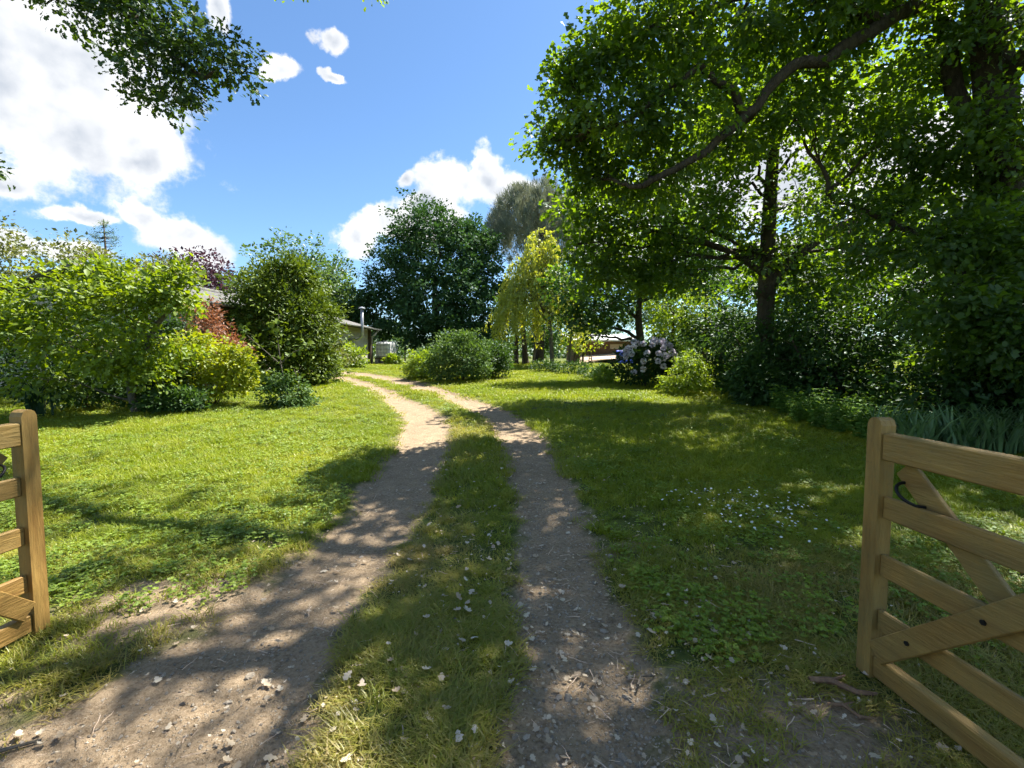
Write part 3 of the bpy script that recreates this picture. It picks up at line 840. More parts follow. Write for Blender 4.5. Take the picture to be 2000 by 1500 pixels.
# big oak on the right whose crown hangs over the gateway
oakA_lobes = [
    L3(19, 62, 8.2, (0.65, 0.8, 0.5), 60), L3(30, 69, 8.2, (1.0, 1.2, 0.9), 130), L3(22, 50, 8.4, (0.9, 1.0, 0.75), 110), L3(11.5, 53, 8.6, (0.45, 0.6, 0.4), 30),
    L3(7.5, 46, 8.8, (0.32, 0.4, 0.25), 14), L3(36, 53, 8.4, (1.0, 1.1, 0.8), 100), L3(47, 69, 8.6, (1.2, 1.3, 0.9), 110), L3(62, 73, 8.6, (1.3, 1.3, 0.9), 110),
    L3(80, 75, 8.6, (1.3, 1.3, 0.9), 100), L3(100, 68, 8.2, (1.3, 1.3, 1.0), 110), L3(60, 50, 9.2, (0.9, 1.1, 0.6), 60), L3(78, 46, 9.0, (1.0, 1.1, 0.7), 70),
    L3(95, 44, 8.4, (1.1, 1.1, 0.8), 90), L3(112, 46, 8.0, (1.1, 1.2, 1.0), 90), L3(112, 22, 7.6, (1.0, 1.0, 0.8), 90), L3(94, 24, 8.0, (0.9, 0.9, 0.6), 70),
    L3(30, 38, 9.0, (0.9, 0.9, 0.7), 80), L3(18, 38, 9.2, (0.6, 0.8, 0.6), 56), L3(72, 30, 9.6, (1.0, 1.0, 0.7), 80), L3(66, 60, 9.4, (1.0, 1.0, 0.7), 60), L3(88, 58, 9.4, (1.0, 1.0, 0.8), 70), L3(76, 20, 9.2, (0.8, 0.8, 0.5), 50), L3(86, 33, 9.0, (0.9, 0.9, 0.7), 60), L3(104, 32, 8.0, (0.9, 0.9, 0.6), 70),
    L3(46, 46, 9.6, (1.0, 1.0, 0.7), 64), L3(12, 44, 9.0, (0.5, 0.6, 0.4), 26), L3(12, 58, 8.4, (0.35, 0.45, 0.3), 18), L3(98, 12, 7.5, (0.8, 0.8, 0.7), 60), L3(112, 9, 7.2, (0.8, 0.8, 0.7), 60), L3(106, 0, 7.4, (0.8, 0.8, 0.5), 50),
    # overhead
    ((1.3, 5.4, 9.0), (1.5, 1.5, 0.9), 26), ((3.6, 5.2, 9.4), (1.6, 1.6, 0.9), 22), ((5.9, 5.6, 9.6), (1.6, 1.6, 1.0), 170), ((3.0, 7.6, 10.6), (1.7, 1.6, 1.0), 62),
    ((0.6, 8.6, 10.9), (1.4, 1.3, 0.8), 30), ((-1.0, 10.0, 11.2), (1.1, 0.9, 0.6), 22), ((5.6, 8.0, 11.0), (1.8, 1.7, 1.2), 190), ((2.6, 2.8, 8.4), (1.5, 1.4, 0.8), 34),
    ((5.2, 2.8, 8.6), (1.6, 1.5, 0.9), 90), ((8.2, 4.6, 8.8), (1.6, 1.6, 1.2), 90), ((8.4, 8.2, 12.0), (2.0, 2.0, 1.4), 110), ((10.6, 7.6, 9.2), (1.8, 1.8, 1.6), 80),
    ((4.3, 0.6, 7.6), (1.5, 1.4, 0.8), 70), ((7.2, 0.8, 7.4), (1.5, 1.5, 0.9), 70), ((0.0, 3.4, 8.6), (1.1, 1.1, 0.6), 30), ((6.8, 6.6, 9.6), (1.5, 1.4, 1.0), 160), ((7.2, 9.8, 11.0), (1.6, 1.5, 1.1), 90),
    ((4.3, 6.8, 9.6), (1.3, 1.2, 0.9), 110), ((4.9, 7.6, 9.0), (1.0, 1.0, 0.7), 60),
    L3(-50, 82, 8.6, (0.6, 0.5, 0.25), 16), L3(-30, 81, 9.0, (0.5, 0.4, 0.24), 20), L3(-45, 80.5, 8.8, (0.5, 0.4, 0.2), 16)]
A_ = [([(8.9, 8.55, 4.6), sv(92, 62, 8.7), sv(90, 74, 8.6), sv(78, 70, 8.4), sv(67, 63, 8.2), sv(58, 60, 8.1), sv(50, 51, 8.0), sv(38, 42, 8.0), sv(28, 36, 8.2)], 0.16),
      ([sv(50, 51, 8.0), sv(42, 60, 7.8), sv(33, 57, 7.8), sv(25, 50, 7.9), sv(17, 48, 8.2)], 0.075),
      ([sv(78, 70, 8.4), sv(62, 76, 8.2), sv(46, 74, 8.2), sv(32, 70, 8.2), sv(22, 64, 8.2)], 0.10),
      ([sv(118, 62, 8.2), sv(104, 73, 8.3), sv(92, 76, 8.5)], 0.17),
      ([(9.0, 8.6, 4.0), sv(106, 38, 8.2), sv(114, 40, 7.6), sv(122, 44, 7.0)], 0.10),
      ([(8.9, 8.6, 3.6), sv(90, 26, 8.6), sv(78, 30, 9.0), sv(68, 34, 9.3)], 0.09),
      ([(7.9, 8.1, 8.2), (6, 7, 9), (4, 6.2, 9.3), (2, 5.8, 9.2), (0.4, 5.0, 9)], 0.16),
      ([(7.2, 7.8, 10.2), (5, 8, 10.8), (2.8, 8.2, 10.8), (0.5, 9, 11), (-1, 10, 11.2)], 0.15),
      ([(-0.2, 9.4, 11.0), (-2, 9.2, 9.9), (-3.6, 8.8, 9.0), (-4.4, 8.6, 8.7)], 0.05),
      ([(8.6, 8.4, 6.2), (7.8, 5.5, 7.8), (6.2, 3.2, 8.4), (4.3, 1.5, 8)], 0.16)]
oakA = plant('oak_tree', 'big spreading oak at the right with dark limbs arching over the drive', 'tree', (9.3, 8.8), oakA_lobes, 'oak',
             leaf=0.125, per=30, rc=0.29, shape='lobed', trunk=[(9.3, 8.8, 0.1), (9.15, 8.7, 2.2), (9.0, 8.6, 4.2), (8.6, 8.4, 6.2), (7.9, 8.1, 8.2), (7.2, 7.8, 10.2)],
             trunk_r=0.44, gap=0.2, shell=0.2, seed=11, twigs=10, limb_r=0.075, width=1.25, droop=0.3, arms=A_)

# second oak with the upright trunk
oakB = plant('oak_tree', 'dense oak with upright dark trunk behind the hedge right of the drive', 'tree', (7.2, 13.2),
             [L3(17, 31, 12.6, (1.1, 1.1, 0.9), 99), L3(20, 19, 12.8, (1.2, 1.1, 0.9), 105), L3(29, 28, 12.6, (1.2, 1.2, 0.9), 102), L3(33, 18, 12.8, (1.1, 1.1, 0.8), 89),
              L3(43, 31, 13, (1.2, 1.2, 0.9), 89), L3(42, 41, 13, (1.3, 1.3, 0.9), 80), L3(54, 23, 13.2, (1.0, 1.1, 0.8), 76), L3(63, 34, 13.2, (1.2, 1.2, 0.9), 70),
              L3(66, 16, 13.4, (1.2, 1.2, 0.9), 89), L3(80, 30, 13.4, (1.3, 1.3, 1.0), 73), L3(78, 13, 13.4, (1.2, 1.2, 1.0), 80), L3(14, 24, 12.6, (0.6, 0.7, 0.7), 48),
              L3(95, 24, 13.0, (1.4, 1.4, 1.1), 83), ((6.5, 12.3, 8.0), (1.8, 1.6, 1.0), 120), ((5.3, 11.6, 7.2), (1.1, 1.1, 0.7), 60), ((8.6, 11.6, 7.6), (1.6, 1.5, 1.0), 90), ((8.2, 13.5, 9.2), (2.2, 2.0, 1.2), 96), ((4.9, 13.0, 8.3), (1.7, 1.6, 0.9), 73)],
             'oak', leaf=0.15, per=24, rc=0.32, shape='lobed', trunk=[(7.25, 13.2, 0.35), (7.3, 13.2, 2.5), (7.3, 13.2, 5.0), (7.35, 13.2, 7.0), (7.5, 13.3, 8.8)],
             trunk_r=0.27, gap=0.1, shell=0.25, seed=12, twigs=8, limb_r=0.06, width=1.3)
b0 = np.array(oakB.location)
for pts, r0 in ((([54, 13, 13.1], [60, 20, 13.1], [66, 25, 13.0], [73, 29, 13.0], [80, 32, 13]), 0.19),
                (([55.5, 17, 13.1], [48, 22, 13.0], [40, 25, 12.9], [30, 27, 12.8]), 0.10)):
    P_ = resample(np.array([sv(*p) for p in pts]), 4)
    MB().tube(P_ - b0, list(np.linspace(1, 0.4, len(P_)) * r0), 8).build('limb', M['bark'], oakB, smooth=True)

# smaller tree with a dark leaning trunk behind the rhododendron
plant('small_tree', 'small spreading tree with dark trunk behind the lilac flowered rhododendron', 'tree', (5.25, 18.2),
      [L3(13, 15, 17.6, (1.1, 1.1, 0.9), 102), L3(13, 7, 17.4, (0.9, 1.0, 0.7), 78), L3(21, 11, 17.6, (1.2, 1.2, 0.8), 108), L3(23, 21, 18, (1.4, 1.3, 1.0), 112), L3(32, 17, 18, (1.2, 1.2, 0.9), 91),
       L3(40, 16, 18.2, (1.3, 1.2, 0.9), 78), L3(34, 26, 18.4, (1.4, 1.3, 0.9), 95), L3(17, 4.5, 17.2, (0.7, 0.8, 0.4), 51), ((6.9, 18.0, 5.8), (1.3, 1.2, 0.9), 100), ((7.6, 19.0, 7.0), (1.5, 1.3, 0.9), 100)],
      'oak_far', leaf=0.15, per=22, rc=0.36, trunk=[(5.25, 18.2, 0.6), (5.15, 18.2, 1.9), (5.0, 18.1, 3.0), (5.05, 18.1, 4.2)], trunk_r=0.2, gap=0.12, shell=0.2, seed=13, twigs=7, limb_r=0.08, width=1.2)
# lime green tree lit from behind
plant('small_tree', 'bright lime green tree glowing behind the dark trunk', 'tree', (8.6, 24.5),
      [((8.2, 24, 4.2), (1.7, 1.5, 1.3), 110), ((9.6, 24.5, 3.6), (1.4, 1.3, 1.2), 80), ((8.9, 24.2, 2.4), (1.7, 1.4, 1.0), 80), ((7.6, 24, 5.3), (1.2, 1.2, 0.9), 60)],
      'lime', leaf=0.17, per=18, rc=0.35, trunk=[(8.6, 24.5, 0.8), (8.6, 24.5, 2.2), (8.6, 24.4, 3.8)], trunk_r=0.12, seed=14, twigs=4, width=1.3, limb_r=0.05)

# dark evergreen hedge shrubs on the right
hs = [((6.9, 12.2), 'low dark shrub hiding the foot of the upright oak', 1.2, 1.9), ((7.3, 15.2), 'dark evergreen shrub just right of the rhododendron', 1.7, 2.9), ((7.7, 13.2), 'dark evergreen shrub behind the yellow green shrub', 2.0, 2.9), ((8.3, 11.4), 'dark leafy shrub behind the nettles left end', 2.2, 3.4),
      ((8.9, 9.6), 'tall dark leafy shrub behind the middle of the nettles', 2.2, 3.7), ((9.3, 7.9), 'broad dark shrub behind the iris leaves', 2.1, 3.5),
      ((9.5, 6.0), 'dark shrub at the right edge beside the iris leaves', 1.9, 3.2)]
for i, ((x, y), lb, w, h) in enumerate(hs):
    z = gh(x, y); rs = np.random.default_rng(40 + i); lobes = []
    for k in range(13):
        a = rs.random() * 6.28; q = rs.random() ** 0.5 * w * 0.62
        hz = (0.3 + 0.25 * rs.random()) if k < 5 else 0.35 + rs.random() * (h - 0.9)
        rr = w * (0.36 + 0.2 * rs.random() + (0.1 if k < 5 else 0))
        lobes.append(((x + q * math.cos(a), y + q * math.sin(a) * 0.9, z + hz), (rr, rr, rr * 0.75), 60 if k < 5 else 46))
    plant('hedge_shrub', lb, 'shrub', (x, y), lobes, 'hedge', leaf=0.13, per=18, rc=0.30, seed=60 + i, bark='bark', trunk_r=0.05, shell=0.45, twigs=3, width=0.95,
          shape='oval', droop=0.35, group='dark hedge shrubs along the right side')

# background trees on the right
for i, (u, Y, top, w, mt, lb) in enumerate([
        (60, 24, 7.5, 3.4, 'oak_far', 'green tree behind the upright oak trunk'), (82, 21, 7.8, 3.4, 'hedge', 'dark tree rising behind the right hedge'),
        (108, 18, 8.2, 3.2, 'oak_far', 'leafy tree at the far right behind the hedge'), (33, 40, 8.0, 4.0, 'greytree', 'pale green tree far behind the shed'),
        (20, 45, 7.5, 4.2, 'oak_far', 'green tree far behind the willow'), (5, 44, 5.5, 3.4, 'oak_far', 'low green tree far behind the round bush'), (45, 33, 6.5, 3.2, 'hedge', 'dark green tree behind the lime green one'),
        (42, 29, 9.0, 3.6, 'oak_far', 'tall green tree seen through the gap left of the upright oak'), (71, 19, 8.4, 3.0, 'oak_far', 'green tree seen through the gap right of the upright oak'),
        (125, 12, 7.5, 2.6, 'oak_far', 'leafy tree past the right edge of the hedge')]):
    x, y = u * Y / 100, Y; z = gh(x, y); rs = np.random.default_rng(80 + i); lobes = []
    for k in range(10):
        a = rs.random() * 6.28; q = rs.random() ** 0.5 * w * 0.7; hz = 0.16 * top + rs.random() * top * 0.7
        rr = w * (0.33 + 0.15 * rs.random())
        lobes.append(((x + q * math.cos(a), y + q * math.sin(a), z + hz), (rr, rr, rr * 0.75), 46))
    plant('garden_tree', lb, 'tree', (x, y), lobes, mt, leaf=0.22, per=13, rc=0.45, seed=90 + i, trunk=[(x, y, z - 0.1), (x + 0.1, y, z + top * 0.35), (x, y, z + top * 0.75)],
          trunk_r=0.2, shell=0.4, twigs=3, width=1.1, limb_r=0.06)

# rhododendron with pale lilac flower heads
rx, ry = 4.75, 16.0; rz = gh(rx, ry)
rh = plant('rhododendron', 'dark rhododendron covered in pale lilac flower heads', 'shrub', (rx, ry),
           [((rx, ry, rz + 0.85), (0.95, 0.8, 0.8), 170), ((rx + 0.35, ry + 0.1, rz + 1.1), (0.7, 0.7, 0.55), 70), ((rx - 0.3, ry - 0.2, rz + 0.6), (0.75, 0.6, 0.6), 80)],
           'rhodo', leaf=0.15, per=12, rc=0.16, shape='oval', trunk_r=0.03, stems=3, seed=31, twigs=3, width=0.8, shell=0.6)
rs = np.random.default_rng(32)
for k in range(46):
    a = rs.uniform(math.pi * 0.95, math.pi * 2.05); e = rs.uniform(-0.55, 1.2)
    p = np.array((rx + 1.02 * math.cos(a) * math.cos(e), ry + 0.88 * math.sin(a) * math.cos(e), rz + 0.88 + 0.82 * math.sin(e)))
    d = unit(rs.normal(size=(46, 3)))
    pos = p + d * 0.05
    V, F, rn = leaves(pos, d + rs.normal(size=d.shape) * 0.3, rs.normal(size=d.shape), np.full(46, 0.075), rs.random(46), 'diamond', 1.8)
    link('flower_head', raw_mesh('flower_head', V - np.array(rh.location), F, rn), M['petal'], rh)
# yellow green shrub in front of it
yx, yy = 5.3, 13.9; yz = gh(yx, yy)
plant('yellow_shrub', 'small yellow green shrub standing right of the rhododendron', 'shrub', (yx, yy),
      [((yx, yy, yz + 0.5), (0.62, 0.55, 0.45), 110), ((yx + 0.1, yy, yz + 0.95), (0.38, 0.36, 0.3), 60), ((yx - 0.4, yy - 0.1, yz + 0.28), (0.4, 0.4, 0.28), 50), ((yx + 0.45, yy, yz + 0.45), (0.35, 0.35, 0.35), 40)],
      'lime', leaf=0.085, per=14, rc=0.12, trunk_r=0.015, seed=33, twigs=5, shape='oval', droop=0.4, shell=0.5)
# low dark bank of ground shrubs
for i, (x, y, w, lb) in enumerate([(1.6, 22.4, 0.75, 'low dark clipped shrub at the foot of the willow'), (2.9, 21.2, 0.8, 'low dark shrub in the shade between willow and rhododendron'),
                                   (3.6, 19.0, 0.75, 'low dark shrub just left of the rhododendron'), (3.4, 17.0, 0.4, 'small pale leafed plant left of the rhododendron foot')]):
    z = gh(x, y)
    plant('low_shrub', lb, 'shrub', (x, y), [((x, y, z + 0.22), (w, 0.5, 0.3), 90), ((x + 0.3 * w, y, z + 0.3), (w * 0.6, 0.4, 0.28), 40)], 'lime' if i == 3 else 'hedge', leaf=0.09, per=12, rc=0.12,
          trunk_r=0.012, seed=35 + i, twigs=2)

# willow
wx, wy = 2.3, 27.0; wz = gh(wx, wy)
rs = np.random.default_rng(21)
will = thing('weeping_tree', 'yellow green weeping tree with slim trunk beside the dark dome tree', 'tree', (wx, wy, wz - 0.03))
tp = resample(np.array([(wx + 0.1, wy, wz - 0.1), (wx, wy, wz + 1.6), (wx - 0.15, wy, wz + 3.4), (wx - 0.1, wy, wz + 5.2)]), 4)
MB().tube(tp - np.array(will.location), list(np.linspace(0.14, 0.07, len(tp))), 9).build('trunk', M['bark_pale'], will, smooth=True)
Vs, Fs, Rs_, no = [], [], [], 0
for k in range(290):
    a = rs.random() * 6.28; q = rs.random() ** 0.6
    sx, sy_ = wx - 0.75 + 2.35 * q * math.cos(a), wy + 1.9 * q * math.sin(a)
    top = wz + 3.2 + (1 - q ** 2) * 4.9 * rs.uniform(0.55, 1.0) + rs.normal() * 0.2
    ln = rs.uniform(0.9, 2.6); n = int(ln * 34)
    t = rs.random(n); sway = rs.normal() * 0.25
    pos = np.stack([sx + sway * t + rs.normal(size=n) * 0.10 + math.cos(a) * 0.4 * (1 - (1 - t) ** 2), sy_ + rs.normal(size=n) * 0.10 + math.sin(a) * 0.4 * (1 - (1 - t) ** 2), top - ln * t ** 1.3], 1)
    ax = np.array((0, 0, -0.8)) + rs.normal(size=(n, 3)) * 0.45
    V, F, rn = leaves(pos, ax, rs.normal(size=(n, 3)) + np.array((0, 0, 0.4)), rs.uniform(0.14, 0.26, n), 0.5 * rs.random() + 0.5 * rs.random(n), 'lance', 2.4)
    Vs.append(V); Fs.append(F + no); Rs_.append(rn); no += len(V)
    if k % 4 == 0:
        pp = limb_path(tp[rs.integers(6, len(tp))], (sx, sy_, top), rs, 6, 0.2, 0.06)
        MB().tube(pp - np.array(will.location), list(np.linspace(0.05, 0.015, 6)), 5).build('limb', M['bark_pale'], will, smooth=True)
link('crown', raw_mesh('crown', np.concatenate(Vs) - np.array(will.location), np.concatenate(Fs), np.concatenate(Rs_)), M['willow'], will)

# trunks under the trees between willow and dome tree
for i, (u, Y, lean, lb) in enumerate([(0.8, 31, 0.1, 'thick dark trunked tree left of the willow'), (3.0, 30.5, -0.2, 'second thick dark trunk left of the willow'), (4.6, 31.5, 0.3, 'slim pale trunk just left of the willow trunk'),
                                      (12.5, 29, 0.2, 'young tree with pale trunk right of the willow'), (15.5, 30, 0.1, 'light green young tree before the left end of the shed')]):
    x = u * Y / 100; z = gh(x, Y)
    plant('understorey_tree', lb, 'tree', (x, Y), [((x + lean, Y, z + (3.0 if i < 4 else 1.5)), (1.2, 1.2, 0.7), 46), ((x - lean * 2, Y, z + (4.0 if i < 4 else 2.4)), (1.3, 1.3, 0.9), 46)], ('oak_far', 'oak_far', 'greytree', 'lime', 'lime')[i], leaf=0.2, per=12, rc=0.35,
          trunk=[(x, Y, z - 0.1), (x + lean * 0.5, Y, z + 1.4), (x + lean, Y, z + 3.0)], trunk_r=(0.2, 0.24, 0.09, 0.1, 0.07)[i], bark=('bark', 'bark', 'bark_pale', 'bark_pale', 'bark')[i], seed=50 + i, twigs=4, limb_r=0.04)

# stone pine
px_, py_ = 2.5, 42.0; pz_ = gh(px_, py_)
rs = np.random.default_rng(23)
pine = thing('stone_pine', 'grey green umbrella shaped pine behind the weeping tree', 'tree', (px_, py_, pz_ - 0.03))
tp = resample(np.array([(px_, py_, pz_ - 0.1), (px_ + 0.2, py_, pz_ + 5), (px_, py_, pz_ + 10), (px_, py_, pz_ + 11.8)]), 4)
MB().tube(tp - np.array(pine.location), list(np.linspace(0.42, 0.2, len(tp))), 9).build('trunk', M['bark'], pine, smooth=True)
C = []
for k in range(1300):
    a = rs.random() * 6.28; q = rs.random() ** 0.5; e = rs.random()
    rr = 5.3 * q
    zz = pz_ + 8.6 + 7.0 * math.sqrt(max(0, 1 - q ** 2.4)) * (0.12 + 0.88 * e ** 0.6) + 0.6 * q + 0.35 * math.sin(a * 7 + q * 9)
    C.append((px_ + rr * math.cos(a), py_ + rr * math.sin(a), zz))
C = np.array(C); O = unit(C - np.array((px_, py_, pz_ + 9.0)))
n = len(C) * 46; ci = np.repeat(np.arange(len(C)), 46)
pos = C[ci] + rs.normal(size=(n, 3)) * np.array((0.14, 0.14, 0.18))
V, F, rn = leaves(pos, O[ci] * 0.6 + np.array((0, 0, 0.55)) + rs.normal(size=(n, 3)) * 0.35, rs.normal(size=(n, 3)), rs.uniform(0.3, 0.55, n), np.clip(0.6 * rs.random(len(C))[ci] + 0.4 * rs.random(n), 0, 1), 'strip', 0.10)
link('crown', raw_mesh('crown', V - np.array(pine.location), F, rn), M['pine'], pine)
for k in range(26):
    j = rs.integers(len(C)); pp = limb_path(tp[rs.integers(8, len(tp))], C[j], rs, 7, 0.03, 0.04)
    MB().tube(pp - np.array(pine.location), list(np.linspace(0.13, 0.03, 7)), 6).build('limb', M['bark'], pine, smooth=True)

# the big dark dome tree in the middle
dx, dy = -6.3, 37.5; dz = gh(dx, dy)
lobes = [((dx + 0.3, dy, 8.2), (4.4, 4.0, 4.6), 620), ((dx - 3.0, dy - 0.5, 5.5), (2.6, 2.5, 3.0), 240), ((dx + 3.2, dy - 0.6, 5.6), (2.7, 2.5, 3.2), 260), ((dx + 0.6, dy - 2.0, 5.4), (3.6, 2.4, 3.0), 300),
         ((dx + 0.8, dy, 11.2), (2.6, 2.4, 1.6), 150), ((dx - 2.2, dy, 9.2), (2.2, 2.0, 1.8), 120), ((dx + 2.9, dy, 9.4), (2.2, 2.0, 1.8), 120), ((dx - 4.3, dy - 0.5, 4.2), (1.6, 1.6, 2.0), 100),
         ((dx + 1.5, dy - 1.5, 3.0), (3.8, 2.6, 1.3), 220)]
lobes = [((dx + (c[0] - dx) * 1.12, dy + (c[1] - dy) * 1.1, 1 + (c[2] - 1) * 1.06), tuple(q * 1.1 for q in r), n) for c, r, n in lobes]
plant('dome_tree', 'huge dark green dome shaped tree in the middle background', 'tree', (dx, dy), lobes, 'maple', leaf=0.24, per=32, rc=0.42, trunk=[(dx, dy, dz - 0.1), (dx, dy, 3.5), (dx, dy, 7.5)], trunk_r=0.4,
      gap=0.1, shell=0.5, seed=22, twigs=6, width=1.25, droop=0.35, limb_r=0.13)

# round bushes in the bend of the drive
for i, (x, y, rw, h, mt, lf, n, lb) in enumerate([
        (-2.05, 17.9, 1.25, 1.85, 'bush', 0.10, 420, 'big round grey green bush in the inside bend of the drive'),
        (-3.75, 18.9, 0.62, 1.05, 'lime', 0.09, 170, 'small light green bush left of the big round bush'),
        (-0.75, 19.2, 0.75, 1.45, 'hedge', 0.10, 170, 'dark bush against the right side of the big round bush')]):
    z = gh(x, y)
    plant('round_bush', lb, 'bush', (x, y), [((x, y, z + h * 0.5), (rw, rw * 0.85, h * 0.5), n), ((x - rw * .4, y - .2, z + h * .3), (rw * .65, rw * .6, h * .32), n // 3), ((x + rw * .35, y - .2, z + h * .38), (rw * .65, rw * .6, h * .4), n // 3),
                                             ((x + rw * .1, y, z + h * .78), (rw * .55, rw * .5, h * .28), n // 4)], mt, leaf=lf, per=16, rc=0.17, trunk_r=0.025, seed=25 + i, twigs=5, shell=0.55, droop=0.05, upn=0.7)

# shrubs before the barn
for i, (x, y, rw, h, mt, lb) in enumerate([(-9.0, 25.6, 0.8, 1.35, 'lime', 'light green bush in front of the barn wall'), (-9.3, 23.6, 0.8, 1.7, 'olive', 'grey green bush between laurel and barn wall'),
                                           (-7.6, 29.2, 0.42, 0.6, 'lime', 'tiny light green plant at the foot of the water tank'), (-8.2, 20.4, 0.5, 1.0, 'lime', 'yellow green bush at the foot of the tall laurel')]):
    z = gh(x, y)
    plant('barn_bush', lb, 'bush', (x, y), [((x, y, z + h * 0.45), (rw, rw * 0.8, h * 0.5), 110), ((x + rw * .4, y - .1, z + h * .3), (rw * .6, rw * .6, h * .3), 50), ((x - rw * .3, y, z + h * .7), (rw * .45, rw * .5, h * .35), 50)],
          mt, leaf=0.13, per=12, rc=0.18, trunk_r=0.02, seed=70 + i, twigs=3)

# tall laurel at the left of the bend
lx, ly = -8.25, 16.9; lz = gh(lx, ly)
plant('laurel', 'tall glossy laurel bush at the outer bend of the drive', 'bush', (lx, ly),
      [((lx, ly, 2.3), (1.75, 1.6, 1.8), 420), ((lx - 0.3, ly, 3.8), (1.35, 1.3, 1.2), 240), ((lx + 0.7, ly - 0.2, 2.6), (1.05, 1.1, 1.4), 160), ((lx - 0.9, ly - 0.2, 2.6), (1.2, 1.2, 1.5), 150),
       ((lx + 0.9, ly - 0.2, 1.2), (1.0, 1.0, 0.75), 110), ((lx + 0.1, ly, 4.6), (0.7, 0.7, 0.5), 70), ((lx - 0.2, ly - 0.8, 1.5), (1.4, 0.9, 1.0), 130)],
      'laurel', leaf=0.15, per=25, rc=0.24, shape='oval', trunk_r=0.06, seed=24, twigs=5, shell=0.6, droop=0.0, upn=0.8, width=0.9)

# trees behind the barn
for i, (u, Y, top, w, mt, lf, n, lb) in enumerate([(-47, 36, 10.4, 4.9, 'greytree', 0.26, 110, 'rounded green tree behind the barn and the tall laurel'), (-38.5, 38, 8.6, 2.9, 'greytree', 0.26, 90, 'smaller green tree behind the barn flue'),
                                                   (-68, 36, 9.1, 4.4, 'copper', 0.26, 110, 'purple copper leaved tree behind the barn'), (-79, 38, 9.0, 3.6, 'olive', 0.26, 80, 'dull green tree left of the copper leaved tree')]):
    x = u * Y / 100; z = gh(x, Y); rs = np.random.default_rng(200 + i); lobes = [((x, Y, z + top * 0.52), (w * 0.8, w * 0.8, top * 0.38), n * 3)]
    for k in range(9):
        a = rs.random() * 6.28; q = (0.35 + 0.65 * rs.random()) * w * 0.72; hz = 0.25 * top + rs.random() * top * 0.42
        rr = w * (0.30 + 0.14 * rs.random()); lobes.append(((x + q * math.cos(a), Y + q * math.sin(a), z + hz), (rr, rr, rr * 0.8), n // 2))
    lobes.append(((x + 0.1 * w, Y, z + top * 0.84), (w * 0.42, w * 0.42, top * 0.13), n // 2))
    plant('barn_tree', lb, 'tree', (x, Y), lobes, mt, leaf=lf, per=13, rc=0.45, trunk=[(x, Y, z - 0.1), (x, Y, z + top * 0.3), (x, Y, z + top * 0.6)], trunk_r=0.28, seed=210 + i, twigs=3, width=1.15, shell=0.5, limb_r=0.09)

# red shrub
ax_, ay_ = -8.8, 13.4; az_ = gh(ax_, ay_)
plant('red_shrub', 'rusty red feathery shrub between the yellow bush and the laurel', 'shrub', (ax_, ay_),
      [((ax_, ay_, 2.1), (0.55, 0.5, 0.55), 90), ((ax_ - 0.25, ay_, 2.75), (0.35, 0.35, 0.45), 45), ((ax_ + 0.5, ay_, 1.7), (0.5, 0.5, 0.45), 70)], 'red', leaf=0.10, per=18, rc=0.2, shape='lance', trunk_r=0.03, seed=27, twigs=6, width=2.0, bark='bark_pale')

# left shrub tree with several stems
sx0, sy0 = -8.9, 10.6
lob = [L3(-104, 10, 10.4, (0.95, 0.9, 0.6), 90), L3(-93, 13, 10.4, (0.95, 0.9, 0.65), 100), L3(-82, 14, 10.4, (0.85, 0.8, 0.55), 80), L3(-73, 13, 10.3, (0.6, 0.6, 0.5), 50), L3(-86, 8, 10.2, (1.0, 0.9, 0.7), 100), L3(-98, 3, 10.2, (0.95, 0.9, 0.7), 90),
       L3(-76, 4, 10.4, (0.8, 0.8, 0.7), 80), L3(-110, 3, 10.2, (0.8, 0.8, 0.8), 80), L3(-88, -1, 10.0, (0.9, 0.7, 0.5), 60), L3(-116, 10, 10.4, (0.9, 0.9, 0.7), 80), L3(-80, -4, 10.2, (0.7, 0.6, 0.4), 40), L3(-104, -5, 10.0, (0.7, 0.6, 0.45), 40),
       L3(-71, 17, 10.3, (0.28, 0.28, 0.3), 14), L3(-90, 18, 10.4, (0.35, 0.35, 0.25), 18)]
plant('spreading_shrub', 'big spreading yellow green shrub tree with forked stem on the left lawn', 'shrub', (sx0, sy0), lob, 'fig', leaf=0.115, per=22, rc=0.24, shape='oval', seed=28,
      trunk=[(sx0 + 0.1, sy0, 0.2), (sx0, sy0, 0.9), (sx0 + 0.35, sy0, 1.6), (sx0 + 0.7, sy0, 2.3), (sx0 + 1.2, sy0, 2.75)], trunk_r=0.085, bark='bark_pale', gap=0.3, shell=0.3, twigs=7, limb_r=0.032, width=1.3, limb_from=0.15)
plant('yellow_bush', 'golden yellow bush at the right end of the left shrubbery', 'bush', (-7.75, 11.8),
      [((-7.7, 11.8, 1.35), (0.85, 0.75, 0.65), 150), ((-7.15, 11.75, 1.3), (0.5, 0.5, 0.5), 70), ((-8.3, 11.8, 1.75), (0.55, 0.5, 0.45), 60), ((-7.4, 11.7, 0.85), (0.55, 0.5, 0.4), 60)], 'yellow', leaf=0.105, per=15, rc=0.17, shape='oval', trunk_r=0.02, seed=29, twigs=5, width=1.2)
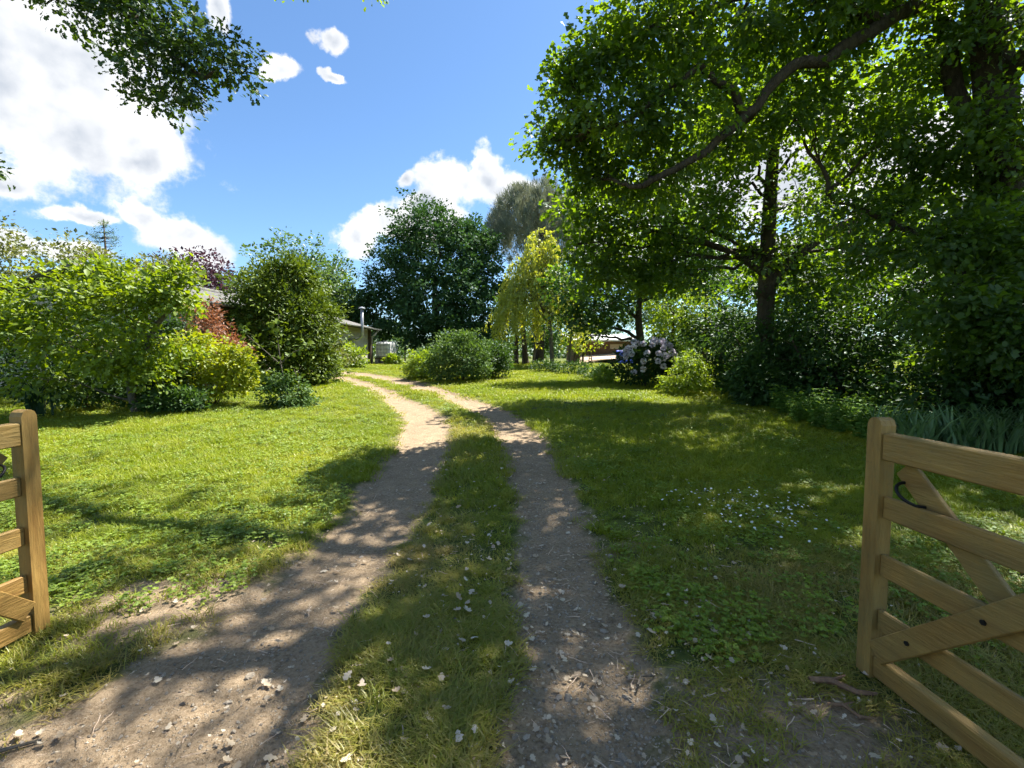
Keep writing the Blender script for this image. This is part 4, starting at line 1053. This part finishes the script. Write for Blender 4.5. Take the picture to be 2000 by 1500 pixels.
# dark underplanting at its foot
for i, (x, y, w, h, mt, lb) in enumerate([(-10.6, 11.2, 1.0, 1.2, 'hedge', 'dark shrub under the left side of the spreading shrub'), (-8.9, 11.5, 1.0, 1.0, 'rhodo', 'dark shrub at the foot of the forked stem'), (-12.6, 12.0, 1.1, 2.2, 'conifer', 'dark conifer bush at the left edge'),
                                         (-7.9, 10.6, 0.6, 0.5, 'hedge', 'low dark plant below the golden bush'), (-9.6, 12.5, 1.4, 1.5, 'hedge', 'dark bush behind the forked stem'),
                                         (-11.9, 13.6, 1.5, 2.7, 'hedge', 'tall dark bush before the near end of the barn'), (-10.5, 13.6, 1.0, 2.75, 'hedge', 'dark bush behind the red shrub at the barn corner'), (-14.6, 13.4, 1.6, 2.9, 'hedge', 'tall dark bush left of the barn end')]):
    z = gh(x, y)
    plant('under_shrub', lb, 'shrub', (x, y), [((x, y, z + h * 0.45), (w, w * 0.7, h * 0.5), 130 if h < 2.5 else 260), ((x + w * 0.3, y, z + h * .6), (w * .6, w * .5, h * .4), 60)], mt, leaf=0.11, per=14, rc=0.18, trunk_r=0.02, seed=300 + i, twigs=3)


def sword_clump(name, label, cat, x, y, n, h, mat, group=None, seed=0, w=0.035, spread=0.55):
    rs = np.random.default_rng(seed); z = gh(x, y); V = []; F = []; rn = []
    for k in range(n):
        a = rs.random() * 6.28; l = h * rs.uniform(0.6, 1.1); le = rs.uniform(0.1, spread) * l; b = np.array((rs.normal() * 0.09, rs.normal() * 0.09, 0))
        dr = np.array((math.cos(a), math.sin(a), 0)); sd = np.array((-math.sin(a), math.cos(a), 0)); r = rs.random(); n0 = len(V)
        for t in (0, 0.35, 0.7, 0.92, 1.0):
            p = b + dr * le * t * t + np.array((0, 0, l * (t - 0.28 * spread * t ** 3)))
            ww = w * (1, 1.1, 0.8, 0.4, 0.03)[(0, 0.35, 0.7, 0.92, 1.0).index(t)]
            V += [p - sd * ww / 2, p + sd * ww / 2]; rn += [r, r]
        for i in range(4): F.append((n0 + 2 * i, n0 + 2 * i + 1, n0 + 2 * i + 3, n0 + 2 * i + 2))
    o = link(name, raw_mesh(name, np.array(V), F, rn), M[mat], None, (x, y, z - 0.01))
    return tag(o, label, cat, group)


sword_clump('spiky_plant', 'dark spiky leaved plant at the foot of the left shrubbery', 'plant', -10.4, 9.9, 46, 1.0, 'conifer', None, 1, 0.04, 0.8)
sword_clump('spiky_plant', 'pale long leaved plant below the golden bush', 'plant', -7.5, 10.7, 34, 0.75, 'iris', None, 2, 0.03, 0.8)

# hazy hedge trees at the far left
for i, (x, y, top, w, lb) in enumerate([(-25.5, 22.5, 7.6, 3.2, 'tall olive coloured tree at the far left'), (-21.5, 23.5, 7.0, 2.9, 'olive coloured tree second from the left edge'), (-19.0, 26.0, 6.6, 2.7, 'olive coloured tree behind the spreading shrub'), (-29, 21, 7.8, 3.2, 'olive coloured tree past the left edge')]):
    z = gh(x, y); rs = np.random.default_rng(320 + i); lobes = []
    for k in range(10):
        a = rs.random() * 6.28; q = rs.random() ** 0.5 * w * 0.7; hz = 0.15 * top + rs.random() * top * 0.72; rr = w * (0.33 + 0.15 * rs.random())
        lobes.append(((x + q * math.cos(a), y + q * math.sin(a), z + hz), (rr, rr, rr * 0.75), 46))
    plant('hedge_tree', lb, 'tree', (x, y), lobes, 'olive', leaf=0.19, per=13, rc=0.4, seed=330 + i, trunk=[(x, y, z - 0.1), (x, y, z + top * 0.4), (x, y, z + top * 0.7)], trunk_r=0.2, shell=0.4, twigs=3, limb_r=0.06)
# thin conifer top
cx, cyy = -26.4, 30.0; cz = gh(cx, cyy); rs = np.random.default_rng(26)
con = thing('larch', 'thin bare looking conifer top rising behind the left hedge', 'tree', (cx, cyy, cz))
MB().tube([(0, 0, -0.1), (0.1, 0, 5), (0, 0, 9.4)], [0.2, 0.12, 0.02], 7).build('trunk', M['bark'], con, smooth=True)
mb = MB(); C = []
for k in range(60):
    h = rs.uniform(3.5, 9.2); a = rs.random() * 6.28; l = 0.4 + (9.6 - h) * 0.38 * rs.uniform(0.6, 1.1)
    e = np.array((math.cos(a) * l, math.sin(a) * l, h + rs.uniform(-0.1, 0.3)))
    mb.tube(bez(np.array((0, 0, h)), e * 0.5 + np.array((0, 0, h * 0.5 - 0.15)), e, 5), list(np.linspace(0.03, 0.008, 5)), 4, False)
    C += [np.array((0, 0, h)) * (1 - t) + e * t + rs.normal(size=3) * 0.08 for t in np.linspace(0.35, 1, 6)]
mb.build('branches', M['bark'], con)
V, F, rn = clump_leaves(np.array(C), unit(rs.normal(size=(len(C), 3))), 9, 0.16, 0.16, 'strip', rs, width=0.18)
link('crown', raw_mesh('crown', V, F, rn), M['greytree'], con)

# ivy mound with the thin sapling growing through it
ix, iy = -5.75, 11.6; iz = gh(ix, iy)
plant('ivy_mound', 'low mound of small shiny leaves on the left lawn', 'bush', (ix, iy),
      [((ix, iy, iz + 0.32), (0.62, 0.5, 0.40), 170), ((ix - 0.15, iy, iz + 0.62), (0.35, 0.3, 0.25), 60), ((ix + 0.4, iy - 0.1, iz + 0.14), (0.45, 0.4, 0.2), 60)], 'bush', leaf=0.075, per=14, rc=0.1, trunk_r=0.012, seed=41, twigs=4, shape='oval', width=1.3, upn=1.0, out=0.3)
rs = np.random.default_rng(42)
sap = thing('sapling', 'thin sapling with few large leaves rising from the leafy mound', 'tree', (ix - 0.05, iy + 0.1, iz))
C = []
for pth, r0 in (([(0.1, 0, 0), (-0.05, 0, 0.6), (-0.15, 0, 1.2), (-0.2, 0, 1.9), (-0.15, 0, 2.35)], 0.02), ([(-0.12, 0, 1.05), (-0.5, 0.1, 1.35), (-0.95, 0.1, 1.75), (-1.2, 0.1, 2.0)], 0.014), ([(-0.12, 0, 1.1), (0.15, -0.05, 1.35), (0.5, -0.1, 1.5), (0.62, -0.1, 1.6)], 0.014),
                ([(0.15, 0, 0.1), (0.3, 0, 0.5), (0.2, 0, 0.95)], 0.018), ([(0, 0, 0.6), (-0.4, -0.1, 0.9), (-0.75, -0.1, 0.95)], 0.012)):
    P_ = resample(np.array(pth, float), 4); MB().tube(P_, list(np.linspace(1, 0.35, len(P_)) * r0), 6).build('stem', M['bark_pale'], sap, smooth=True)
    C += [p for p in P_[len(P_) // 2:]]
C = np.array(C); V, F, rn = clump_leaves(C, unit(rs.normal(size=(len(C), 3)) + np.array((0, 0, 0.3))), 6, 0.14, 0.16, 'oak', rs, droop=0.3, width=1.2)
link('crown', raw_mesh('crown', V, F, rn), M['laurel'], sap)

# oak whose branch hangs in at the top left
lobesL = [L3(-73, 62, 8.2, (0.95, 0.8, 0.55), 46), L3(-66, 66, 8.2, (0.75, 0.7, 0.45), 34), L3(-61, 61, 8.1, (0.45, 0.5, 0.28), 18), L3(-75, 54, 8.2, (0.5, 0.5, 0.4), 22), L3(-84, 72, 8.3, (0.8, 0.8, 0.4), 34), L3(-95, 74, 8.3, (0.6, 0.6, 0.35), 22),
          L3(-70.5, 57, 8.1, (0.35, 0.4, 0.25), 12), L3(-78, 71, 8.3, (0.7, 0.7, 0.5), 34), L3(-115, 41, 8.0, (0.35, 0.4, 0.18), 12), ((-8.5, 8.0, 9.4), (1.5, 1.4, 0.9), 50), ((-11, 6.0, 9.4), (1.8, 1.6, 1.1), 50), ((-5.9, 8.6, 8.9), (1.0, 0.9, 0.5), 30),
          L3(-86, 80, 8.3, (0.9, 0.8, 0.4), 40)]
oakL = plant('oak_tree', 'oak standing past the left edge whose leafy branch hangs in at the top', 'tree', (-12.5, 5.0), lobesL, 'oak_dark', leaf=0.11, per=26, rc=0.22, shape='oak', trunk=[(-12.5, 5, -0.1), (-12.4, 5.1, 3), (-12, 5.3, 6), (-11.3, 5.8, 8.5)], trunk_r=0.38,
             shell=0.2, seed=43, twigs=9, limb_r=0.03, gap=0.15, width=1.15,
             arms=[([(-11.8, 5.5, 6.8), (-9.8, 7.2, 9.3), sv(-86, 84, 8.4), sv(-79, 71, 8.3), sv(-71, 62, 8.2), sv(-63, 59, 8.1)], 0.09),
                   ([sv(-79, 71, 8.3), sv(-76, 62, 8.2), sv(-74, 54, 8.2)], 0.03), ([(-9.8, 7.2, 9.3), sv(-95, 80, 8.3), sv(-97, 74, 8.3)], 0.04),
                   ([(-12.1, 5.2, 5.0), (-10.8, 7.0, 5.1), sv(-118, 42, 8.0)], 0.06)])

# far wood on the skyline
rs = np.random.default_rng(99); n = 5200
aa = rs.uniform(-1.15, 1.15, n); dd = rs.uniform(95, 125, n); hh_ = rs.random(n) ** 0.8 * (4.5 + 2.0 * np.sin(aa * 17) + 1.3 * np.sin(aa * 41))
C = np.stack([dd * np.sin(aa), dd * np.cos(aa), 0.9 + np.maximum(hh_, 0.2)], 1)
V, F, rn = clump_leaves(C, unit(rs.normal(size=(n, 3))), 7, 1.3, 1.0, 'diamond', rs, width=1.3)
tag(link('far_wood', raw_mesh('far_wood', V, F, rn), M['greytree']), 'distant wood on the skyline beyond the field', 'wood', kind='stuff')

# ------------------------------------------------------------------ low plants on the right
rs = np.random.default_rng(51)


def nettle_mesh(seed):
    rs = np.random.default_rng(seed); P_, A, N_, S, Rn = [], [], [], [], []; stems_ = []
    for s in range(5):
        bx, by = 0.0, 0.0; h = rs.uniform(0.35, 0.62); lx_, ly_ = rs.normal(size=2) * 0.13; stems_.append((lx_, ly_, h))
        for lv in np.linspace(0.2, 1, 7):
            a = rs.random() * 6.28
            for k in range(3):
                q = a + k * 2.1; d = np.array((math.cos(q), math.sin(q), -0.15))
                P_.append((bx + lx_ * lv, by + ly_ * lv, h * lv)); A.append(d); N_.append((0, 0, 1)); S.append(rs.uniform(0.09, 0.14) * (1.15 - 0.5 * lv)); Rn.append(rs.random())
    V, F, rn = leaves(np.array(P_), np.array(A) + rs.normal(size=(len(A), 3)) * 0.15, np.array(N_, float) + rs.normal(size=(len(A), 3)) * 0.3, np.array(S), np.array(Rn), 'oval', 1.1)
    mb = MB()
    for a, b, h in stems_: mb.tube([(0, 0, -0.01), (a * 0.5, b * 0.5, h * 0.5), (a, b, h)], [0.005, 0.004, 0.003], 3, False)
    n0 = len(V); V = np.concatenate([V, np.array(mb.v)]); rn = np.concatenate([rn, np.full(len(mb.v), 0.4)])
    F = [tuple(int(i) for i in f) for f in F] + [tuple(i + n0 for i in f) for f in mb.f]
    return raw_mesh('nettle', V, F, rn)


net = [nettle_mesh(s) for s in (1, 2, 3)]
for k in range(110):
    t = rs.random(); x = 5.4 + 2.0 * rs.random() + 0.6 * (1 - t); y = 7.4 + 3.6 * t
    if x < 5.5 + 0.22 * (y - 7.4): continue
    if x > 7.9: continue
    o = link('nettle', net[k % 3], M['nettle'], None, (x, y, gh(x, y) - 0.01), (0, 0, rs.random() * 6.28)); o.scale = (1, 1, rs.uniform(0.7, 1.15))
    tag(o, 'green nettle in the dense bed along the foot of the right hedge', 'nettle', 'nettles along the right hedge')
for k in range(34):
    x = rs.uniform(6.0, 8.6); y = rs.uniform(5.4, 7.6)
    if y < 8.5 - 0.32 * x + 0.0: y += 1.2
    sword_clump('iris_clump', 'clump of grey green sword shaped leaves behind the right gate', 'plant', x, y, 26, rs.uniform(0.6, 0.85), 'iris', 'sword leaved clumps behind the right gate', 100 + k, 0.036, 0.6)


# ------------------------------------------------------------------ grass, clover, gravel, litter
def proto(name, V, F, rn, mat, col):
    me = raw_mesh(name, V, F, rn); me.materials.append(mat)
    o = bpy.data.objects.new(name, me); col.objects.link(o); return o


def tuft(n, r, h, w, seed, lean=0.5):
    rs = np.random.default_rng(seed); V = []; F = []; rn = []
    for k in range(n):
        a = rs.random() * 6.28; q = math.sqrt(rs.random()) * r; b = np.array((q * math.cos(a), q * math.sin(a), -0.004))
        a2 = rs.random() * 6.28; l = h * rs.uniform(0.45, 1.1); le = l * rs.uniform(0.1, lean) * 1.6
        d = np.array((math.cos(a2), math.sin(a2), 0)); sd = np.array((-d[1], d[0], 0)); n0 = len(V); r0 = rs.random()
        for t, ww in ((0, 1), (0.55, 0.8), (1, 0.08)):
            p = b + d * le * t * t + np.array((0, 0, l * (t - 0.25 * lean * t * t))); V += [p - sd * w * ww / 2, p + sd * w * ww / 2]; rn += [r0, r0]
        F += [(n0, n0 + 1, n0 + 3, n0 + 2), (n0 + 2, n0 + 3, n0 + 5, n0 + 4)]
    return np.array(V), F, rn


def clover(n, r, seed):
    rs = np.random.default_rng(seed); q = np.sqrt(rs.random(n)) * r; a = rs.random(n) * 6.28
    P_ = np.stack([q * np.cos(a), q * np.sin(a), rs.uniform(0.015, 0.055, n)], 1); P_ = np.repeat(P_, 3, 0)
    an = np.repeat(rs.random(n) * 6.28, 3) + np.tile((0, 2.09, 4.19), n)
    A = np.stack([np.cos(an), np.sin(an), rs.normal(size=3 * n) * 0.15], 1)
    return leaves(P_, A, np.array((0, 0, 1.0)) + rs.normal(size=(3 * n, 3)) * 0.5, rs.uniform(0.011, 0.020, 3 * n), rs.random(3 * n), 'diamond', 2.0)


def scatter(name, pts, rot, scl, index, protos, label, cat, dry=None):
    """one stuff object: instances of the prototypes on points"""
    me = bpy.data.meshes.new(name); me.vertices.add(len(pts)); me.vertices.foreach_set('co', np.asarray(pts, np.float32).ravel())
    a = me.attributes.new('rot', 'FLOAT_VECTOR', 'POINT'); a.data.foreach_set('vector', np.asarray(rot, np.float32).ravel())
    a = me.attributes.new('scl', 'FLOAT_VECTOR', 'POINT'); a.data.foreach_set('vector', np.asarray(scl, np.float32).ravel())
    a = me.attributes.new('pick', 'INT', 'POINT'); a.data.foreach_set('value', np.asarray(index, np.int32))
    a = me.attributes.new('dry', 'FLOAT', 'POINT'); a.data.foreach_set('value', np.asarray(dry if dry is not None else np.zeros(len(pts)), np.float32))
    o = link(name, me)
    ng = bpy.data.node_groups.new(name, 'GeometryNodeTree')
    ng.interface.new_socket('Geometry', in_out='INPUT', socket_type='NodeSocketGeometry')
    ng.interface.new_socket('Geometry', in_out='OUTPUT', socket_type='NodeSocketGeometry')
    N, L = ng.nodes.new, ng.links.new
    gi, go = N('NodeGroupInput'), N('NodeGroupOutput')
    ci = N('GeometryNodeCollectionInfo'); ci.inputs['Collection'].default_value = protos
    ci.inputs['Separate Children'].default_value = True; ci.inputs['Reset Children'].default_value = True
    ip = N('GeometryNodeInstanceOnPoints'); ip.inputs['Pick Instance'].default_value = True

    def na(nm, ty):
        q = N('GeometryNodeInputNamedAttribute'); q.data_type = ty; q.inputs['Name'].default_value = nm; return q.outputs['Attribute']
    L(gi.outputs[0], ip.inputs['Points']); L(ci.outputs[0], ip.inputs['Instance'])
    L(na('pick', 'INT'), ip.inputs['Instance Index']); L(na('rot', 'FLOAT_VECTOR'), ip.inputs['Rotation']); L(na('scl', 'FLOAT_VECTOR'), ip.inputs['Scale'])
    L(ip.outputs[0], go.inputs[0])
    md = o.modifiers.new('scatter', 'NODES'); md.node_group = ng
    return tag(o, label, cat, kind='stuff')


gcol = bpy.data.collections.new('grass_prototypes')
for i in range(4): proto('a%d' % i, *tuft(34, 0.065, 0.085, 0.0050, 400 + i, 0.9), M['grass'], gcol)     # near
for i in range(3): proto('b%d' % i, *tuft(46, 0.15, 0.085, 0.008, 410 + i, 0.8), M['grass'], gcol)       # middle
for i in range(3): proto('c%d' % i, *tuft(70, 0.36, 0.085, 0.018, 420 + i, 0.7), M['grass'], gcol)       # far
rs = np.random.default_rng(77)
YA, YB, NG = 1.15, 40.0, 52000
yy = YA * (YB / YA) ** rs.random(NG)
xx = (rs.random(NG) * 2 - 1) * (1.32 * yy + 0.8)
rm = np.maximum(rut(xx, yy, LP), rut(xx, yy, RP))
bare_p = np.clip(1.0 * np.exp(-(((xx + 2.1) / 0.75) ** 2 + ((yy - 2.8) / 0.42) ** 2)) + 0.8 * np.exp(-(((xx + 2.3) / 0.5) ** 2 + ((yy - 1.5) / 0.6) ** 2)) + 0.9 * np.exp(-(((xx - 1.1) / 0.8) ** 2 + ((yy - 1.7) / 0.5) ** 2)) + 0.5 * np.exp(-(((xx - 0.95) / 0.5) ** 2 + ((yy - 3.6) / 0.45) ** 2)), 0, 1)
thin = 0.55 + 0.5 * wob(xx, yy, 2.1, 2.0) + 0.15 * wob(xx, yy, 6.0, 1.0)
prob = np.clip((0.52 - rm) * 5, 0, 1) * (1 - bare_p) * np.where(yy < 4.5, np.clip(-0.15 + 1.5 * thin, 0.10, 1), 1)
prob = prob * np.where((xx < -1.5) & (yy < 3.1), 0.55, 1.0) * np.where((xx > 0.7) & (yy < 2.6), 0.6, 1.0)
prob = np.maximum(prob, 0.012 * (rm < 0.8))
ok = rs.random(NG) < prob
xx, yy, rm = xx[ok], yy[ok], rm[ok]
zz = ground_h(xx, yy)
n = len(xx)
lod = np.where(yy < 5.5, 0, np.where(yy < 13, 1, 2))
idxs = np.where(lod == 0, rs.integers(0, 4, n), np.where(lod == 1, 4 + rs.integers(0, 3, n), 7 + rs.integers(0, 3, n)))
strip = np.exp(-((xx - np.interp(yy, (0, 8, 9.7, 11, 12.8, 15), (-.5, -.7, -1.0, -1.5, -2.35, -3.6))) / 0.42) ** 2) * (yy < 18)
hgt = (0.75 + 0.5 * rs.random(n)) * (0.75 + 0.55 * np.clip(wob(xx, yy, 0.9, 1.0) + 0.5, 0, 1)) * np.where((xx < -2.2) & (yy > 3.4), 0.85, 0.95)
hgt *= np.where(rm > 0.35, 0.6, 1.0) * np.where(yy < 4.5, 0.72, 1.0)
edge = np.clip((rm - 0.05) * 2.2, 0, 1)
dry = np.clip(0.55 * strip * (0.55 + 0.5 * wob(xx, yy, 1.1, 4)) + 0.35 * edge + np.where(yy < 3.6, 0.30, 0.0) + 0.22 * wob(xx, yy, 0.6, 3.0) - 0.05 + np.clip((xx - 0.6) * 0.2, 0, .2) * (yy < 3.2), 0, 0.85)
wide = (0.85 + 0.5 * rs.random(n))
scatter('lawn_grass', np.stack([xx, yy, zz], 1), np.stack([rs.normal(size=n) * .06, rs.normal(size=n) * .06, rs.random(n) * 6.28], 1), np.stack([wide, wide, hgt], 1), idxs, gcol, 'short green lawn grass on both sides of the drive and between its tracks', 'grass', dry)

ccol = bpy.data.collections.new('clover_prototypes')
for i in range(3): proto('k%d' % i, *clover(16, 0.09, 430 + i), M['clover'], ccol)
n = 15000
yy = 2.2 * (15 / 2.2) ** rs.random(n); xx = (rs.random(n) * 2 - 1) * (1.3 * yy)
w = wob(xx, yy, 0.9, 5.0)
ok = (np.maximum(rut(xx, yy, LP), rut(xx, yy, RP)) < 0.28) & (rs.random(n) < np.where(xx < -1.5, np.clip(0.35 + 0.5 * w, 0.12, 0.8) * (yy > 2.7), np.where(xx > 0.8, np.clip(0.12 + 0.3 * w, 0.05, 1), 0.0)))
xx, yy = xx[ok], yy[ok]; n = len(xx); s_ = (0.8 + 0.5 * rs.random(n)) * np.where(yy > 7, 1.25, 1.0)
scatter('clover', np.stack([xx, yy, ground_h(xx, yy) + 0.012], 1), np.stack([np.zeros(n), np.zeros(n), rs.random(n) * 6.28], 1), np.stack([s_, s_, s_], 1), rs.integers(0, 3, n), ccol, 'small clover and weed leaves growing through the lawn', 'clover')


def pebble(seed, sub=1):
    import bmesh
    rs = np.random.default_rng(seed); bm = bmesh.new(); bmesh.ops.create_icosphere(bm, subdivisions=sub, radius=1.0)
    V = np.array([v.co[:] for v in bm.verts]); F = [tuple(v.index for v in f.verts) for f in bm.faces]; bm.free()
    for _ in range(5):
        d = unit(rs.normal(size=(1, 3)))[0]; k = V @ d; V -= np.outer(np.maximum(k - rs.uniform(0.45, 0.75), 0), d)
    V *= 1 + 0.10 * rs.normal(size=(len(V), 1)); V *= np.array((1, rs.uniform(0.6, 0.95), rs.uniform(0.4, 0.65)))
    return V, F


pcol = bpy.data.collections.new('gravel_prototypes')
for i in range(5):
    V, F = pebble(440 + i); proto('p%d' % i, V, F, None, M['stone'], pcol)
n = 60000
yy = 1.2 * (13 / 1.2) ** rs.random(n); xx = rs.uniform(-2.2, 1.5, n)
mr = rut(xx, yy, RP); ml = rut(xx, yy, LP)
pr_ = np.where(mr > 0.40, np.where(yy < 5.5, 0.9, 0.4), np.where(ml > 0.45, np.where(yy < 4.2, 0.34, 0.14), np.where((yy < 2.4) & (xx > 0.2), 0.35, 0.02)))
pr_ = pr_ * np.clip(0.6 + 0.7 * wob(xx, yy, 2.0, 1.0), 0.1, 1)
ok = rs.random(n) < pr_
xx, yy = xx[ok], yy[ok]; n = len(xx); s_ = 0.0028 + 0.011 * rs.random(n) ** 3.0
scatter('gravel', np.stack([xx, yy, ground_h(xx, yy) + s_ * 0.15], 1), np.stack([rs.normal(size=n) * .3, rs.normal(size=n) * .3, rs.random(n) * 6.28], 1), np.stack([s_, s_, s_], 1), rs.integers(0, 5, n), pcol, 'loose gravel and grit in the wheel tracks', 'gravel')
# single larger stones
pm_ = []
for i in range(6):
    V, F = pebble(460 + i, 2); pm_.append(raw_mesh('stone', V, F, smooth=False))
for k in range(130):
    if k < 95: y = 1.5 + 2.2 * rs.random() ** 1.5; x = 0.34 + rs.normal() * 0.28
    else: y = 1.6 + 2.2 * rs.random(); x = -1.3 + rs.normal() * 0.35
    s = 0.010 + 0.020 * rs.random() ** 2.2
    o = link('stone', pm_[k % 6], M['stone'], None, (x, y, float(ground_h(x, y)) + s * 0.12), (rs.normal() * .2, rs.normal() * .2, rs.random() * 6.28)); o.scale = (s, s, s)
    if k < 95: tag(o, 'pale stone lying in the shaded stony right wheel track', 'stone', 'stones in the right wheel track')
    else: tag(o, 'pale stone lying in the dappled left wheel track', 'stone', 'stones in the left wheel track')


# fallen oak leaves
def fallen(seed):
    rs = np.random.default_rng(seed); T, F = LEAF['oak']; V = T.copy(); V[:, 1] -= 0.5
    V[:, 2] = 0.30 * V[:, 0] ** 2 * rs.uniform(-3, 6) + 0.25 * V[:, 1] ** 2 * rs.uniform(-2, 5) + 0.05; V[:, 0] *= rs.uniform(1.1, 1.5)
    return raw_mesh('fallen_leaf', V, F)


fm = [fallen(500 + i) for i in range(6)]
spots = [(-0.52, 1.95), (-0.72, 1.75), (-0.42, 2.75), (-0.27, 2.7), (-0.20, 2.35), (0.58, 2.15), (1.12, 1.62), (0.85, 1.6), (-0.62, 1.62), (-0.15, 1.75), (-0.95, 1.7), (-0.6, 2.15)]
for k in range(90):
    if k < len(spots): x, y = spots[k]
    else:
        y = 1.6 * (6.5 / 1.6) ** rs.random(); x = rs.normal() * 0.9 - 0.2
        if k % 3 == 0: x = 0.1 + rs.normal() * 0.3
    s = rs.uniform(0.036, 0.062)
    o = link('fallen_leaf', fm[k % 6], M['dry_leaf'], None, (x, y, float(ground_h(x, y)) + (0.045 if float(np.maximum(rut(x, y, LP), rut(x, y, RP))) < 0.4 else 0.012)), (rs.normal() * .3, rs.normal() * .3, rs.random() * 6.28)); o.scale = (s, s, s)
    zl, zr = float(rut(x, y, LP)), float(rut(x, y, RP))
    zone = 'on the left wheel track' if zl > 0.45 else 'on the right wheel track' if zr > 0.45 else 'on the verge left of the tracks' if x < -1.3 else 'on the grass strip between the tracks' if x < 0.3 else 'on the grass right of the tracks'
    tag(o, 'pale dry fallen oak leaf lying ' + zone, 'leaf', 'fallen oak leaves ' + zone)
lcol = bpy.data.collections.new('litter_prototypes')
for i in range(3): o = bpy.data.objects.new('l%d' % i, fm[i]); lcol.objects.link(o)
tw_ = raw_mesh('twig', *(lambda m: (np.array(m.v), m.f))(MB().tube([(-1, 0, 0.03), (-0.3, 0.06, 0.05), (0.4, -0.03, 0.03), (1, 0.1, 0.04)], [0.05, 0.045, 0.035, 0.02], 5))); tw_.materials.append(M['lumber'])
lcol.objects.link(bpy.data.objects.new('m_twig', tw_))
n = 3600
yy = 1.3 * (8 / 1.3) ** rs.random(n); xx = rs.normal(size=n) * 1.3 + 0.25
s_ = np.where(rs.random(n) < 0.3, rs.uniform(0.02, 0.05, n), rs.uniform(0.010, 0.026, n)); ix_ = np.where(rs.random(n) < 0.35, 3, rs.integers(0, 3, n))
scatter('leaf_litter', np.stack([xx, yy, ground_h(xx, yy) + 0.012 + 0.02 * rs.random(n)], 1), np.stack([rs.normal(size=n) * .25, rs.normal(size=n) * .25, rs.random(n) * 6.28], 1), np.stack([s_, s_, s_], 1), ix_, lcol, 'small bits of dry leaf and twig strewn over the drive', 'litter')

# white flowers in the right lawn
dcol = bpy.data.collections.new('daisy_prototypes')
for i in range(2):
    a = np.linspace(0, 6.28, 10)[:-1]; V, F, rn = leaves(np.zeros((9, 3)) + np.array((0, 0, 0.09)), np.stack([np.cos(a), np.sin(a), np.full(9, 0.12)], 1), np.tile((0, 0, 1.0), (9, 1)), np.full(9, 0.012), rs.random(9), 'diamond', 1.5)
    proto('d%d' % i, V, F, rn, M['daisy'], dcol)
n = 170
c = rs.integers(0, 3, n); cc = np.array([(2.02, 4.65), (2.25, 4.0), (2.6, 4.4)])[c]; xx = cc[:, 0] + rs.normal(size=n) * 0.22; yy = cc[:, 1] + rs.normal(size=n) * 0.25
s_ = rs.uniform(0.7, 1.2, n)
scatter('white_flowers', np.stack([xx, yy, ground_h(xx, yy)], 1), np.stack([rs.normal(size=n) * .3, rs.normal(size=n) * .3, rs.random(n) * 6.28], 1), np.stack([s_, s_, s_], 1), rs.integers(0, 2, n), dcol, 'patch of tiny white flowers in the right lawn', 'flowers')
# sticks near the foot of the right gate
for i, (x, y, a, l, r, lb) in enumerate([(0.66, 2.12, 40, 0.16, 0.006, 'short forked dry stick beside the right wheel track'), (1.52, 2.0, -25, 0.26, 0.014, 'thick weathered piece of bark at the foot of the right gate'), (1.45, 1.86, -35, 0.16, 0.008, 'thin strip of bark near the foot of the right gate'), (-2.1, 1.72, 12, 0.35, 0.008, 'thin dry stick at the lower left edge of the drive')]):
    P_ = np.array([(-l / 2, 0, 0.01), (-l / 6, 0.02, 0.02), (l / 5, -0.015, 0.015), (l / 2, 0.02, 0.01)])
    mb = MB().tube(P_, [r, r * 1.1, r, r * 0.6], 6).tube([P_[1], P_[1] + np.array((l * 0.25, l * 0.2, 0.01))], [r * 0.6, r * 0.3], 5)
    tag(mb.build('stick', M['shedwood'] if i in (1, 2) else M['bark_pale'], None, (x, y, float(ground_h(x, y)) + 0.01), (0, 0, R(a))), lb, 'stick')
